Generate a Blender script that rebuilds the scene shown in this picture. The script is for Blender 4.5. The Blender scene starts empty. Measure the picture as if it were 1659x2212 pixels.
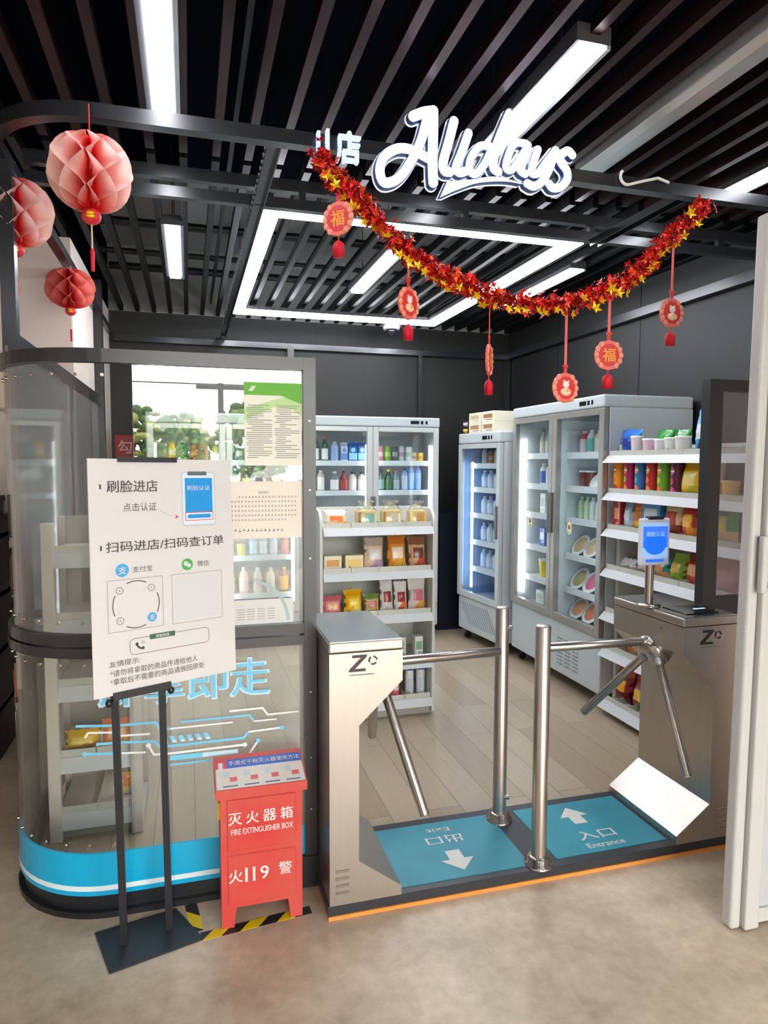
import bpy, bmesh, math, random
from mathutils import Vector, Matrix
random.seed(7)
PI = math.pi
SC = bpy.context.scene
COL = SC.collection

# ------------------------------------------------------------------ camera, world, exposure
def make_camera():
    cd = bpy.data.cameras.new('camera'); cam = bpy.data.objects.new('camera', cd); COL.objects.link(cam)
    cd.sensor_fit = 'VERTICAL'; cd.sensor_height = 36.0; cd.lens = 1465.2 / 2212 * 36.0
    yaw, pitch, roll = .279277, -.0723994, .0035834
    cy, sy, cp, sp = math.cos(yaw), math.sin(yaw), math.cos(pitch), math.sin(pitch)
    d = Vector((sy * cp, cy * cp, sp)); r = Vector((cy, -sy, 0)); u = r.cross(d)
    c, s = math.cos(roll), math.sin(roll)
    r, u = c * r + s * u, -s * r + c * u
    m = Matrix((r, u, -d)).transposed().to_4x4(); m.translation = (0, 0, 1.6)
    cam.matrix_world = m; cd.clip_start = .05
    SC.camera = cam
make_camera()
SKY = 10.0
LED = 22.0        # strip lights of the ceiling
FRIDGE = 7.0      # tubes inside the fridges
SC.view_settings.view_transform = 'Standard'
SC.view_settings.look = 'None'
SC.view_settings.gamma = 1
SC.view_settings.exposure = 0.5
w = bpy.data.worlds.new('sky'); SC.world = w; w.use_nodes = True
bg = w.node_tree.nodes['Background']; bg.inputs[0].default_value = (1, .985, .95, 1); bg.inputs[1].default_value = SKY

# ------------------------------------------------------------------ materials
def lin(c):
    o = []
    for v in c[:3]:
        v = v / 255
        o.append(v / 12.92 if v <= .04045 else ((v + .055) / 1.055) ** 2.4)
    return (*o, 1)
MC = {}
def mat(name, rgb, rough=.5, metal=0, emit=0, noise=0, nscale=12, bump=0, spec=.5, coat=0, stretch=None, rgb2=None, trans=0):
    if name in MC: return MC[name]
    m = bpy.data.materials.new(name); m.use_nodes = True; MC[name] = m
    nt = m.node_tree; b = nt.nodes['Principled BSDF']
    b.inputs['Base Color'].default_value = lin(rgb)
    b.inputs['Roughness'].default_value = rough; b.inputs['Metallic'].default_value = metal
    b.inputs['Specular IOR Level'].default_value = spec; b.inputs['Coat Weight'].default_value = coat
    b.inputs['Transmission Weight'].default_value = trans
    if emit:
        b.inputs['Emission Color'].default_value = lin(rgb); b.inputs['Emission Strength'].default_value = emit
    if noise or bump:
        tc = nt.nodes.new('ShaderNodeTexCoord'); mp = nt.nodes.new('ShaderNodeMapping')
        if stretch: mp.inputs['Scale'].default_value = stretch
        nz = nt.nodes.new('ShaderNodeTexNoise'); nz.inputs['Scale'].default_value = nscale; nz.inputs['Detail'].default_value = 6
        nt.links.new(tc.outputs['Object'], mp.inputs[0]); nt.links.new(mp.outputs[0], nz.inputs[0])
        if noise:
            cr = nt.nodes.new('ShaderNodeValToRGB'); a = lin(rgb)
            bb = lin(rgb2) if rgb2 else tuple(min(1, v * (1 + noise)) for v in a[:3]) + (1,)
            aa = a if rgb2 else tuple(v * (1 - noise) for v in a[:3]) + (1,)
            cr.color_ramp.elements[0].position = .3; cr.color_ramp.elements[1].position = .7
            cr.color_ramp.elements[0].color = aa; cr.color_ramp.elements[1].color = bb
            nt.links.new(nz.outputs[0], cr.inputs[0]); nt.links.new(cr.outputs[0], b.inputs['Base Color'])
        if bump:
            bp = nt.nodes.new('ShaderNodeBump'); bp.inputs['Strength'].default_value = bump; bp.inputs['Distance'].default_value = .01
            nt.links.new(nz.outputs[0], bp.inputs['Height']); nt.links.new(bp.outputs[0], b.inputs['Normal'])
    return m
def glass(name, tint, refl=1.0, rough=0.0, body=0, bodycol=(128, 128, 128)):
    """thin clear sheet: see-through plus Fresnel reflection (Schlick, same from both sides)"""
    if name in MC: return MC[name]
    m = bpy.data.materials.new(name); m.use_nodes = True; MC[name] = m
    nt = m.node_tree; nt.nodes.clear(); N = nt.nodes.new; L = nt.links.new
    out = N('ShaderNodeOutputMaterial'); tr = N('ShaderNodeBsdfTransparent'); gl = N('ShaderNodeBsdfGlossy'); mx = N('ShaderNodeMixShader')
    tr.inputs[0].default_value = lin(tint); gl.inputs['Roughness'].default_value = rough
    ge = N('ShaderNodeNewGeometry'); dt = N('ShaderNodeVectorMath'); dt.operation = 'DOT_PRODUCT'
    L(ge.outputs['Normal'], dt.inputs[0]); L(ge.outputs['Incoming'], dt.inputs[1])
    def mth(op, a, b=None, bv=None):
        n = N('ShaderNodeMath'); n.operation = op
        if isinstance(a, (int, float)): n.inputs[0].default_value = a
        else: L(a, n.inputs[0])
        if b is not None: L(b, n.inputs[1])
        elif bv is not None: n.inputs[1].default_value = bv
        return n.outputs[0]
    ab = mth('ABSOLUTE', dt.outputs['Value']); om = mth('SUBTRACT', 1.0, b=ab); pw = mth('POWER', om, bv=5.0)
    ml = mth('MULTIPLY', pw, bv=.96); ad = mth('ADD', ml, bv=.042); fr = mth('MULTIPLY', ad, bv=refl)
    cl = N('ShaderNodeMath'); cl.operation = 'MINIMUM'; L(fr, cl.inputs[0]); cl.inputs[1].default_value = 1
    L(cl.outputs[0], mx.inputs[0])
    if body:
        df = N('ShaderNodeBsdfDiffuse'); df.inputs[0].default_value = lin(bodycol); m2 = N('ShaderNodeMixShader'); m2.inputs[0].default_value = body
        L(tr.outputs[0], m2.inputs[1]); L(df.outputs[0], m2.inputs[2]); L(m2.outputs[0], mx.inputs[1])
    else: L(tr.outputs[0], mx.inputs[1])
    L(gl.outputs[0], mx.inputs[2]); L(mx.outputs[0], out.inputs[0])
    return m
WHITE = mat('white_paint', (232, 232, 230), .45)
BLACK = mat('black_metal', (26, 28, 33), .32, spec=.6)
NAVY = mat('navy_black_paint', (22, 25, 34), .4)
STEEL = mat('brushed_steel', (190, 181, 172), .34, 1, noise=.03, nscale=30, stretch=(1, 1, .05))
STEELP = mat('polished_steel', (180, 172, 164), .24, 1)
GALV = mat('galvanised_top', (170, 176, 176), .22, 1, noise=.12, nscale=25)
PAPER = mat('white_paper', (220, 217, 216), .6)
INK = mat('grey_ink', (86, 76, 74), .6)
FAINT = mat('faint_ink', (150, 146, 142), .6)
RED = mat('red_paint', (208, 52, 48), .5, noise=.1, nscale=4, rgb2=(204, 92, 80))
CLEAR = glass('shop_glass', (246, 247, 245), 1.6)
FGLASS = glass('fridge_glass', (243, 246, 246), .7)
TUBE = mat('lit_tube', (248, 251, 255), .4, emit=FRIDGE)
STRIP = mat('lit_strip', (244, 248, 255), .4, emit=LED)

# ------------------------------------------------------------------ geometry helpers
class G:
    def __init__(s): s.bm = bmesh.new(); s.m = []
    def mi(s, m):
        if m not in s.m: s.m.append(m)
        return s.m.index(m)
    def face(s, vs, m, smooth=False):
        try: f = s.bm.faces.new(vs)
        except ValueError: return None
        f.material_index = s.mi(m); f.smooth = smooth; return f
    def v(s, p): return s.bm.verts.new(p)
    def poly(s, pts, m): s.face([s.v(p) for p in pts], m); return s
    def box(s, x0, x1, y0, y1, z0, z1, m, bev=0, seg=2):
        vs = [s.v((x, y, z)) for x in (x0, x1) for y in (y0, y1) for z in (z0, z1)]
        fs = [s.face([vs[i] for i in q], m) for q in ((0, 1, 3, 2), (4, 6, 7, 5), (0, 4, 5, 1), (2, 3, 7, 6), (0, 2, 6, 4), (1, 5, 7, 3))]
        if bev:
            es = list({e for f in fs for e in f.edges})
            bmesh.ops.bevel(s.bm, geom=es, offset=bev, segments=seg, affect='EDGES', profile=.5, material=s.mi(m))
        return s
    def prism(s, pts, vec, m, m_side=None):
        """polygon (3D points) swept along vec"""
        a = [s.v(p) for p in pts]; b = [s.v(Vector(p) + Vector(vec)) for p in pts]; n = len(a); ms = m_side or m
        s.face(a, m); s.face(b[::-1], m)
        for i in range(n): s.face([a[i], b[i], b[(i + 1) % n], a[(i + 1) % n]], ms)
        return s
    def rings(s, rings, m, closed=True, cap=(True, True), smooth=True, mfun=None):
        R = [[s.v(p) for p in r] for r in rings]; n = len(R[0])
        for i in range(len(R) - 1):
            mm = mfun(i) if mfun else m
            for j in range(n if closed else n - 1):
                k = (j + 1) % n; s.face([R[i][j], R[i][k], R[i + 1][k], R[i + 1][j]], mm, smooth)
        if cap[0]: s.face([s.v(p) for p in rings[0]][::-1], mfun(0) if mfun else m)
        if cap[1]: s.face([s.v(p) for p in rings[-1]], mfun(len(R) - 2) if mfun else m)
        return s
    def tube(s, pts, r, m, n=10, cap=True):
        pts = [Vector(p) for p in pts]; rr = r if isinstance(r, (list, tuple)) else [r] * len(pts)
        rings = []; up = None
        for i, p in enumerate(pts):
            t = (pts[min(i + 1, len(pts) - 1)] - pts[max(i - 1, 0)]).normalized()
            if up is None:
                up = Vector((0, 0, 1)) if abs(t.z) < .9 else Vector((1, 0, 0))
            a = t.cross(up).normalized(); b = a.cross(t).normalized(); up = b
            rings.append([p + rr[i] * (math.cos(2 * PI * k / n) * a + math.sin(2 * PI * k / n) * b) for k in range(n)])
        return s.rings(rings, m, cap=(cap, cap))
    def cyl(s, p0, p1, r, m, n=16): return s.tube([p0, p1], r, m, n)
    def lathe(s, prof, m, c=(0, 0, 0), n=16, sx=1, sy=1, mfun=None, smooth=True):
        rs = [[(c[0] + sx * r * math.cos(2 * PI * k / n), c[1] + sy * r * math.sin(2 * PI * k / n), c[2] + z) for k in range(n)] for r, z in prof]
        return s.rings(rs, m, mfun=mfun, smooth=smooth)
    def ell(s, c, rx, ry, rz, m, n=12, k=8):
        prof = [(math.sin(PI * i / k) * 1.0, -math.cos(PI * i / k)) for i in range(k + 1)]
        prof[0] = (.02, -1); prof[-1] = (.02, 1)
        rs = [[(c[0] + rx * r * math.cos(2 * PI * j / n), c[1] + ry * r * math.sin(2 * PI * j / n), c[2] + rz * z) for j in range(n)] for r, z in prof]
        return s.rings(rs, m)
    def ribbon(s, pts, wd, f, m, depth=None):
        """flat stroke along 2D pts of given width(s), mapped to 3D by f(a,b,t) with t 0..depth"""
        P = [Vector(p) for p in pts]; n = len(P); L = []; Rr = []
        ws = wd if isinstance(wd, (list, tuple)) else [wd] * n
        for i in range(n):
            d0 = (P[i] - P[i - 1]).normalized() if i else (P[1] - P[0]).normalized()
            d1 = (P[i + 1] - P[i]).normalized() if i < n - 1 else d0
            t = (d0 + d1).normalized(); nn = Vector((-t.y, t.x)); k = 1 / max(.6, nn.dot(Vector((-d1.y, d1.x))))
            L.append(P[i] + nn * ws[i] * .5 * k); Rr.append(P[i] - nn * ws[i] * .5 * k)
        if depth is None:
            a = [s.v(f(p.x, p.y, 0)) for p in L]; b = [s.v(f(p.x, p.y, 0)) for p in Rr]
            for i in range(n - 1): s.face([a[i], a[i + 1], b[i + 1], b[i]], m)
        else:
            rs = [[f(L[i].x, L[i].y, 0), f(Rr[i].x, Rr[i].y, 0), f(Rr[i].x, Rr[i].y, depth), f(L[i].x, L[i].y, depth)] for i in range(n)]
            s.rings(rs, m, smooth=False)
        return s
    def disc(s, c, u, v, r, m, n=20, r2=None):
        c, u, v = Vector(c), Vector(u), Vector(v)
        s.face([s.v(c + u * r * math.cos(2 * PI * k / n) + v * (r2 or r) * math.sin(2 * PI * k / n)) for k in range(n)], m)
        return s
    def arc(s, c, u, v, r, wd, a0, a1, m, n=16):
        c, u, v = Vector(c), Vector(u), Vector(v)
        o = [];
        for k in range(n + 1):
            a = a0 + (a1 - a0) * k / n; d = u * math.cos(a) + v * math.sin(a)
            o.append((s.v(c + d * (r - wd / 2)), s.v(c + d * (r + wd / 2))))
        for k in range(n): s.face([o[k][0], o[k][1], o[k + 1][1], o[k + 1][0]], m)
        return s
    def quad(s, c, u, v, wd, h, m):
        c, u, v = Vector(c), Vector(u) * wd / 2, Vector(v) * h / 2
        return s.poly([c - u - v, c + u - v, c + u + v, c - u + v], m)
    def text(s, body, c, u, v, h, m, wd=None, off=0.0, ext=0):
        vs, fs = glyphs(body)
        c, u, v = Vector(c), Vector(u), Vector(v)
        x0, x1 = min(p[0] for p in vs), max(p[0] for p in vs); y0, y1 = min(p[1] for p in vs), max(p[1] for p in vs)
        sy = h / (y1 - y0); sx = wd / (x1 - x0) if wd else sy
        e = off * sy * .5
        nrm = u.cross(v).normalized()
        for q_, (dx, dy) in enumerate(((-e, -e * .5), (e, -e * .5), (-e, e * .5), (e, e * .5)) if off else ((0, 0),)):   # a heavier weight: the same strokes laid over each other
            V = [s.v(c + u * ((p[0] - (x0 + x1) / 2) * sx + dx) + v * ((p[1] - (y0 + y1) / 2) * sy + dy) + nrm * (q_ * .00022)) for p in vs]
            fl = [s.face([V[i] for i in f], m) for f in fs]
            if ext:
                r = bmesh.ops.extrude_face_region(s.bm, geom=[f for f in fl if f])
                nn = u.cross(v).normalized() * ext
                for q in r['geom']:
                    if isinstance(q, bmesh.types.BMVert): q.co += nn
        return s
    def build(s, name, parent=None, loc=None, merge=False, normals=True):
        if merge: bmesh.ops.remove_doubles(s.bm, verts=s.bm.verts, dist=1e-5)
        if normals: bmesh.ops.recalc_face_normals(s.bm, faces=s.bm.faces)
        me = bpy.data.meshes.new(name); o = bpy.data.objects.new(name, me)
        if parent is not None:
            off = WL[parent.name]; o.parent = parent; WL[o.name] = off
        else:
            if loc is None:
                xs = [v.co for v in s.bm.verts]
                loc = Vector(((min(v.x for v in xs) + max(v.x for v in xs)) / 2, (min(v.y for v in xs) + max(v.y for v in xs)) / 2, min(v.z for v in xs)))
            off = Vector(loc); o.location = off; WL[o.name] = off
        bmesh.ops.translate(s.bm, verts=s.bm.verts, vec=-off)
        s.bm.to_mesh(me); s.bm.free()
        for m in s.m: me.materials.append(m)
        COL.objects.link(o); return o
WL = {}
GC = {}
def glyphs(body):
    k = body
    if k not in GC:
        c = bpy.data.curves.new('lettering', 'FONT'); c.body = body; c.size = 1; c.resolution_u = 3
        o = bpy.data.objects.new('lettering', c); COL.objects.link(o)
        bpy.context.view_layer.update()
        me = bpy.data.meshes.new_from_object(o.evaluated_get(bpy.context.evaluated_depsgraph_get()))
        GC[k] = ([tuple(v.co) for v in me.vertices], [tuple(p.vertices) for p in me.polygons])
        bpy.data.objects.remove(o); bpy.data.curves.remove(c); bpy.data.meshes.remove(me)
    return GC[k]
def tag(o, label, cat, group=None, kind=None):
    o['label'] = label; o['category'] = cat
    if group: o['group'] = group
    if kind: o['kind'] = kind
    return o
def thing(name, label, cat, loc=(0, 0, 0), group=None):
    o = bpy.data.objects.new(name, None); o.location = loc; o.empty_display_size = .05; COL.objects.link(o)
    WL[o.name] = Vector(loc); return tag(o, label, cat, group)
def struct(g, name, loc=None):
    o = g.build(name, None, loc); o['kind'] = 'structure'; return o
def dup(o, parent=None):
    c = o.copy(); COL.objects.link(c)
    if parent is not None: c.parent = parent
    WL[c.name] = WL[o.name].copy()
    for ch in list(o.children): dup(ch, c)
    return c
XZ = lambda y: (lambda a, b, t=0: (a, y + t, b))
ORD = ['leftmost', 'second', 'third', 'fourth', 'fifth', 'sixth', 'seventh', 'eighth', 'ninth', 'tenth', 'eleventh', 'twelfth']
def nth(i, n):
    if n == 1: return 'alone'
    if i == 0: return 'leftmost'
    if i == n - 1: return 'rightmost'
    return ORD[i] + ' from left'

# ------------------------------------------------------------------ room shell
def concrete():
    m = bpy.data.materials.new('polished_concrete'); m.use_nodes = True; nt = m.node_tree; b = nt.nodes['Principled BSDF']
    N = nt.nodes.new; L = nt.links.new
    tc = N('ShaderNodeTexCoord'); n1 = N('ShaderNodeTexNoise'); n1.inputs['Scale'].default_value = 2.2; n1.inputs['Detail'].default_value = 8; n1.inputs['Roughness'].default_value = .65
    n2 = N('ShaderNodeTexNoise'); n2.inputs['Scale'].default_value = 26; n2.inputs['Detail'].default_value = 5
    L(tc.outputs['Object'], n1.inputs[0]); L(tc.outputs['Object'], n2.inputs[0])
    r1 = N('ShaderNodeValToRGB'); e = r1.color_ramp.elements
    e[0].position = .28; e[0].color = lin((166, 150, 127)); e[1].position = .72; e[1].color = lin((224, 206, 180))
    L(n1.outputs[0], r1.inputs[0])
    r2 = N('ShaderNodeValToRGB'); e = r2.color_ramp.elements
    e[0].position = .3; e[0].color = (.8, .79, .77, 1); e[1].position = .7; e[1].color = (1, 1, 1, 1)
    L(n2.outputs[0], r2.inputs[0])
    mx = N('ShaderNodeMix'); mx.data_type = 'RGBA'; mx.blend_type = 'MULTIPLY'; mx.inputs[0].default_value = 1
    L(r1.outputs[0], mx.inputs[6]); L(r2.outputs[0], mx.inputs[7]); L(mx.outputs[2], b.inputs['Base Color'])
    b.inputs['Roughness'].default_value = .34
    return m
def planks():
    m = bpy.data.materials.new('wood_plank_floor'); m.use_nodes = True; nt = m.node_tree; b = nt.nodes['Principled BSDF']
    N = nt.nodes.new; L = nt.links.new
    tc = N('ShaderNodeTexCoord'); mp = N('ShaderNodeMapping'); mp.inputs['Rotation'].default_value = (0, 0, PI / 2)
    br = N('ShaderNodeTexBrick'); br.inputs['Scale'].default_value = 1; br.inputs['Brick Width'].default_value = 1.2; br.inputs['Row Height'].default_value = .17
    br.inputs['Mortar Size'].default_value = .0018; br.offset = .37
    br.inputs['Color1'].default_value = lin((160, 143, 121)); br.inputs['Color2'].default_value = lin((180, 164, 142)); br.inputs['Mortar'].default_value = lin((122, 108, 92))
    L(tc.outputs['Object'], mp.inputs[0]); L(mp.outputs[0], br.inputs[0])
    m2 = N('ShaderNodeMapping'); m2.inputs['Scale'].default_value = (18, 1.2, 1)
    nz = N('ShaderNodeTexNoise'); nz.inputs['Scale'].default_value = 3; nz.inputs['Detail'].default_value = 6
    L(tc.outputs['Object'], m2.inputs[0]); L(m2.outputs[0], nz.inputs[0])
    r = N('ShaderNodeValToRGB'); r.color_ramp.elements[0].color = (.84, .83, .81, 1); r.color_ramp.elements[1].color = (1.05, 1.05, 1.05, 1)
    L(nz.outputs[0], r.inputs[0])
    mx = N('ShaderNodeMix'); mx.data_type = 'RGBA'; mx.blend_type = 'MULTIPLY'; mx.inputs[0].default_value = 1
    L(br.outputs[0], mx.inputs[6]); L(r.outputs[0], mx.inputs[7]); L(mx.outputs[2], b.inputs['Base Color'])
    b.inputs['Roughness'].default_value = .3
    return m
PL_ = planks()
struct(G().box(-4, 4, -5.2, 6.7, -.1, 0, concrete()), 'floor', (0, 0, -.1))
struct(G().box(-.62, 3.2, 2.86, 6.5, 0, .004, PL_).box(-.28, 3.2, 2.49, 2.86, 0, .004, PL_), 'floor_inside', (0, 0, 0))
CEIL = mat('navy_void_ceiling', (5, 7, 19), .9, spec=.05)
DWALL = mat('dark_grey_wall', (27, 26, 26), .55, noise=.06, nscale=3)
LWALL = mat('pale_hall_wall', (226, 212, 204), .6)
GREYUP = mat('grey_upper_wall', (150, 150, 150), .7)
g = G().box(-.66, 3.3, 6.5, 6.6, 0, 2.93, DWALL).box(-.66, 3.3, 6.5, 6.6, 2.93, 3.5, GREYUP)
for x in (.05, 1.15, 2.25): g.box(x, x + .006, 6.496, 6.5, 0, 2.9, NAVY)
struct(g, 'wall_back')
g = G().box(3.2, 3.3, 1.9, 6.5, 0, 3.5, DWALL)
for y in (3.2, 4.35, 5.5): g.box(3.196, 3.2, y, y + .006, 0, 2.9, NAVY)
struct(g, 'wall_right')
g = G().box(-4, -.66, 4.5, 6.6, 0, 2.93, LWALL).box(-4, -.66, 4.5, 6.6, 2.93, 3.5, CEIL)
struct(g, 'wall_left')
struct(G().box(-4.1, -4, -5.2, 4.5, 0, 3.5, LWALL), 'wall_hall')
struct(G().box(4, 4.1, -5.2, 1.9, 0, 3.5, LWALL).box(3.3, 4.1, 1.9, 2.0, 0, 3.5, LWALL), 'wall_hall_right')
struct(G().box(-4.1, -.75, -5.3, -5.2, 0, 3.5, mat('grey_hall_wall', (120, 118, 116), .6)), 'wall_entrance')
CEIL = mat('navy_void_ceiling', (5, 7, 19), .9, spec=.05)
struct(G().box(-4.1, 4.1, -5.2, 4.9, 3.5, 3.55, CEIL).box(-4.1, 4.1, 4.9, 6.6, 3.5, 3.55, GREYUP), 'ceiling')
SLAT = mat('brown_slat', (62, 44, 44), .38, .75)
SLATK = mat('black_slat', (12, 12, 14), .5, spec=.25)
g = G()
k = -29
while k <= 29:
    x = -.002 + k * .1375 + .0 ; k += 1
    a = x - .017; b = x + .017
    lamp = (abs(x + .07) < .03)
    y1 = 4.49 if x < -.68 else 6.49
    g.box(a, b, -5.1, 3.15, 2.93, 2.985, SLAT)
    g.box(a, b, 3.2, y1, 2.93, 2.985, SLATK)
struct(g, 'ceiling_slats')
g = G()
for y, z, r in ((1.95, 3.2, .018), (4.95, 3.2, .03), (5.45, 3.15, .022), (6.05, 3.2, .03)):
    g.cyl((-.6, y, z), (3.2, y, z), r, NAVY if y > 3 else mat('bronze_pipe', (120, 86, 66), .3, .8), 8)
for x in (.2, 1.4, 2.6): g.box(x, x + .02, -3, 6.4, 3.02, 3.05, NAVY)
struct(g, 'ceiling_pipes')
# outdoor ground beyond the open entrance
struct(G().box(-40, 40, -60, -5.2, -.15, -.02, mat('grey_street', (150, 150, 148), .8, noise=.1, nscale=1)), 'ground')

# ------------------------------------------------------------------ black steel frame of the shop front
YF, XL, R = 2.465, -.645, .37
def plan(off=0, n=14, x1=.443, y1=2.83):
    """plan line of the rounded glass front: from the right post, round the corner, to the left side"""
    xl, yf, r = XL - off, YF - off, R + off
    cx, cy = XL + R, YF + R
    pts = [(x1, yf), (.2, yf)]
    for i in range(n + 1):
        a = -PI / 2 - PI / 2 * i / n; pts.append((cx + r * math.cos(a), cy + r * math.sin(a)))
    if y1 > cy + .01: pts.append((xl, y1))
    return pts
def outward(line, i):
    n = len(line); d = (Vector(line[min(i + 1, n - 1)]) - Vector(line[max(i - 1, 0)])).normalized()
    return Vector((-d.y, d.x))
def sweep(g, line, sec, m, cap=True):
    rs = []
    for i, p in enumerate(line):
        o = outward(line, i); rs.append([(p[0] + o.x * a, p[1] + o.y * a, z) for a, z in sec])
    return g.rings(rs, m, smooth=False, cap=(cap, cap))
rect = lambda a0, a1, z0, z1: [(a0, z0), (a1, z0), (a1, z1), (a0, z1)]
FR = mat('black_frame_tube', (34, 35, 39), .25, spec=.7)
# overhead front beam with rounded corner, side beam, columns
sidel = plan(0, 14, 3.19, 6.4)
struct(sweep(G(), sidel, rect(-.02, .028, 2.705, 2.752), FR), 'trim_1')
g = G().box(-.63, 3.19, 3.15, 3.19, 2.82, 2.872, FR).box(-.63, 3.19, 3.15, 3.19, 2.742, 2.788, FR)
for x in (-.3, .5, 1.3, 2.0, 2.8): g.box(x, x + .03, 3.155, 3.185, 2.788, 2.82, FR)
struct(g, 'trim_2')
g = G().box(-.66, -.61, 2.85, 2.9, 1.975, 2.705, FR)
struct(g, 'trim_3')
g = G().box(-.655, -.6, 5.45, 5.52, 0, 2.93, FR); struct(g, 'trim_4')
g = G().box(-.62, 3.19, 6.44, 6.49, 2.66, 2.71, FR).box(3.14, 3.19, 2.5, 6.44, 2.66, 2.72, FR)
struct(g, 'trim_5')
g = G()
for x0, y1 in ((.285, 6.44), (2.0, 3.15)):
    g.box(x0, x0 + .05, 2.49, y1, 2.745, 2.75, FR).box(x0, x0 + .004, 2.49, y1, 2.715, 2.745, FR).box(x0 + .046, x0 + .05, 2.49, y1, 2.715, 2.745, FR)
for i in range(64): g.cyl((.279, 2.55 + i * .06, 2.73), (.2851, 2.55 + i * .06, 2.73), .007, mat('galv_hole', (120, 122, 126), .5), 8)
struct(g, 'trim_6')
g = G().box(.9, .96, 6.43, 6.49, 0, 2.66, FR).box(3.13, 3.19, 6.43, 6.49, 0, 2.66, FR).box(2.2, 2.24, 6.45, 6.49, 0, 2.66, FR); struct(g, 'trim_7')

# the curved glass partition on the left
t = thing('glass_partition', 'curved glass shop front left of the turnstile, black rails and blue band', 'partition', (-.1, YF, 0))
pl = plan()
RAIL = mat('grey_black_rail', (36, 35, 36), .28, spec=.7)
top = sweep(G(), pl, rect(-.02, .018, 1.93, 1.975), RAIL).build('top_rail', t)
g = G(); sweep(g, pl, rect(-.02, .018, .93, .965), RAIL); sweep(g, pl, rect(-.02, .016, .972, 1.01), RAIL); g.build('middle_rail', t)
g = G(); sweep(g, pl, rect(-.03, -.006, 0.0, .08), BLACK); sweep(g, pl, rect(-.03, .012, 0.0, .022), BLACK); g.build('base_rail', t)
g = G().box(.398, .443, YF - .02, YF + .1, 0, 1.975, RAIL).box(.38, .446, YF - .03, YF + .11, 0, .12, BLACK)
for z in (.3, .5, .75, 1.25, 1.5, 1.75): g.cyl((.42, YF - .023, z), (.42, YF - .019, z), .0035, STEELP, 8)
g.build('post', t)
pg = plan(0, 14, .398)
up = sweep(G(), pg, rect(-.004, .004, 1.01, 1.93), CLEAR, False).build('glass_panel', t)
lo = sweep(G(), pg, rect(-.004, .004, .22, .93), CLEAR, False).build('glass_panel', t)
CYAN = mat('cyan_film', (0, 172, 220), .3, coat=.3)
sweep(G(), pg, rect(-.004, .006, .08, .232), CYAN, False).build('blue_band', t)
sweep(G(), pg, rect(.0065, .0075, .098, .116), mat('white_film', (225, 240, 246), .3), False).build('white_stripe', t)
g = G()
for i in range(2, len(pl) - 1, 2):
    o = outward(pl, i)
    for z in (.26, .9, 1.05, 1.89): g.cyl((pl[i][0] + o.x * .002, pl[i][1] + o.y * .002, z), (pl[i][0] + o.x * .009, pl[i][1] + o.y * .009, z), .006, STEELP, 8)
g.build('screws', t)
# lettering and printed lines on the lower glass
yd = YF - .0055
LB = mat('light_blue_film', (120, 205, 240), .4); LB2 = mat('pale_blue_film', (196, 230, 246), .4); LW = mat('white_line_film', (238, 240, 238), .4)
g = G()
for i, ch in enumerate('即拿即走'):
    g.text(ch, (.2 - (3 - i) * .148, yd, .822), (1, 0, 0), (0, 0, 1), .142, LB2, off=.045)
    g.text(ch, (.2 - (3 - i) * .148, yd - .001, .822), (1, 0, 0), (0, 0, 1), .13, LB, off=.012)
g.build('lettering', lo)
g = G(); f = XZ(yd)
for m, wd, ps in ((LW, .007, [(.125, .7), (.244, .701), (.263, .674), (.378, .675)]), (LB, .007, [(-.045, .678), (.196, .679), (.213, .654)]), (LW, .006, [(.213, .654), (.295, .654)]),
                  (LB, .009, [(-.387, .698), (-.252, .687), (-.128, .685), (-.116, .661), (-.081, .657)]), (LW, .006, [(-.081, .657), (.137, .658)]),
                  (LW, .007, [(-.36, .654), (-.349, .671), (-.269, .664), (-.258, .65), (-.148, .646)]),
                  (LB, .009, [(-.325, .628), (-.234, .625), (-.134, .617), (-.115, .595), (-.072, .594), (.174, .596), (.192, .616)]), (LW, .007, [(.192, .616), (.314, .62)]),
                  (LW, .008, [(-.154, .605), (-.136, .569), (-.083, .567), (.179, .57)]), (LB, .009, [(-.361, .597), (-.254, .588)]), (LW, .007, [(-.254, .588), (-.164, .581)]),
                  (LB, .018, [(-.083, .55), (.03, .549)]), (LB2, .016, [(.03, .549), (.154, .548)]), (LB, .007, [(-.083, .525), (.06, .526)]), (LW, .007, [(.06, .526), (.191, .528), (.227, .58)])):
    g.ribbon(ps, wd, f, m)
for x, z, m in ((.314, .62, LB), (.179, .57, LW), (.227, .58, LB), (-.361, .597, LB), (-.154, .605, LW)): g.disc((x, yd - .0005, z), (1, 0, 0), (0, 0, 1), .0085, m, 14)
for i in range(6):
    x = -.105 + i * .029; g.poly([(x - .008, yd, .63), (x + .008, yd, .63), (x + .018, yd, .606), (x + .002, yd, .606)], LB if i < 5 else LB)
    g.poly([(x - .001 + .003, yd - .0004, .614), (x + .0147, yd - .0004, .614), (x + .018, yd - .0004, .606), (x + .002, yd - .0004, .606)], LB2)
g.build('printed_lines', lo)

# left side wall of the shop: grey glass between rail and floor
t = thing('side_partition', 'grey glass side wall running back behind the curved corner', 'partition', (XL, 4.2, 0))
SIDEG = glass('grey_side_glass', (150, 152, 154), .8, .05, body=.62, bodycol=(150, 150, 150))
G().box(-.65, -.642, 2.84, 5.45, .1, 2.03, SIDEG).build('glass_panel', t)
g = G().box(-.665, -.625, 2.9, 5.45, 2.03, 2.09, FR).box(-.665, -.625, 2.9, 5.45, 0, .1, FR).box(-.665, -.63, 4.2, 4.24, .1, 2.03, FR)
g.build('frame', t)
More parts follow.
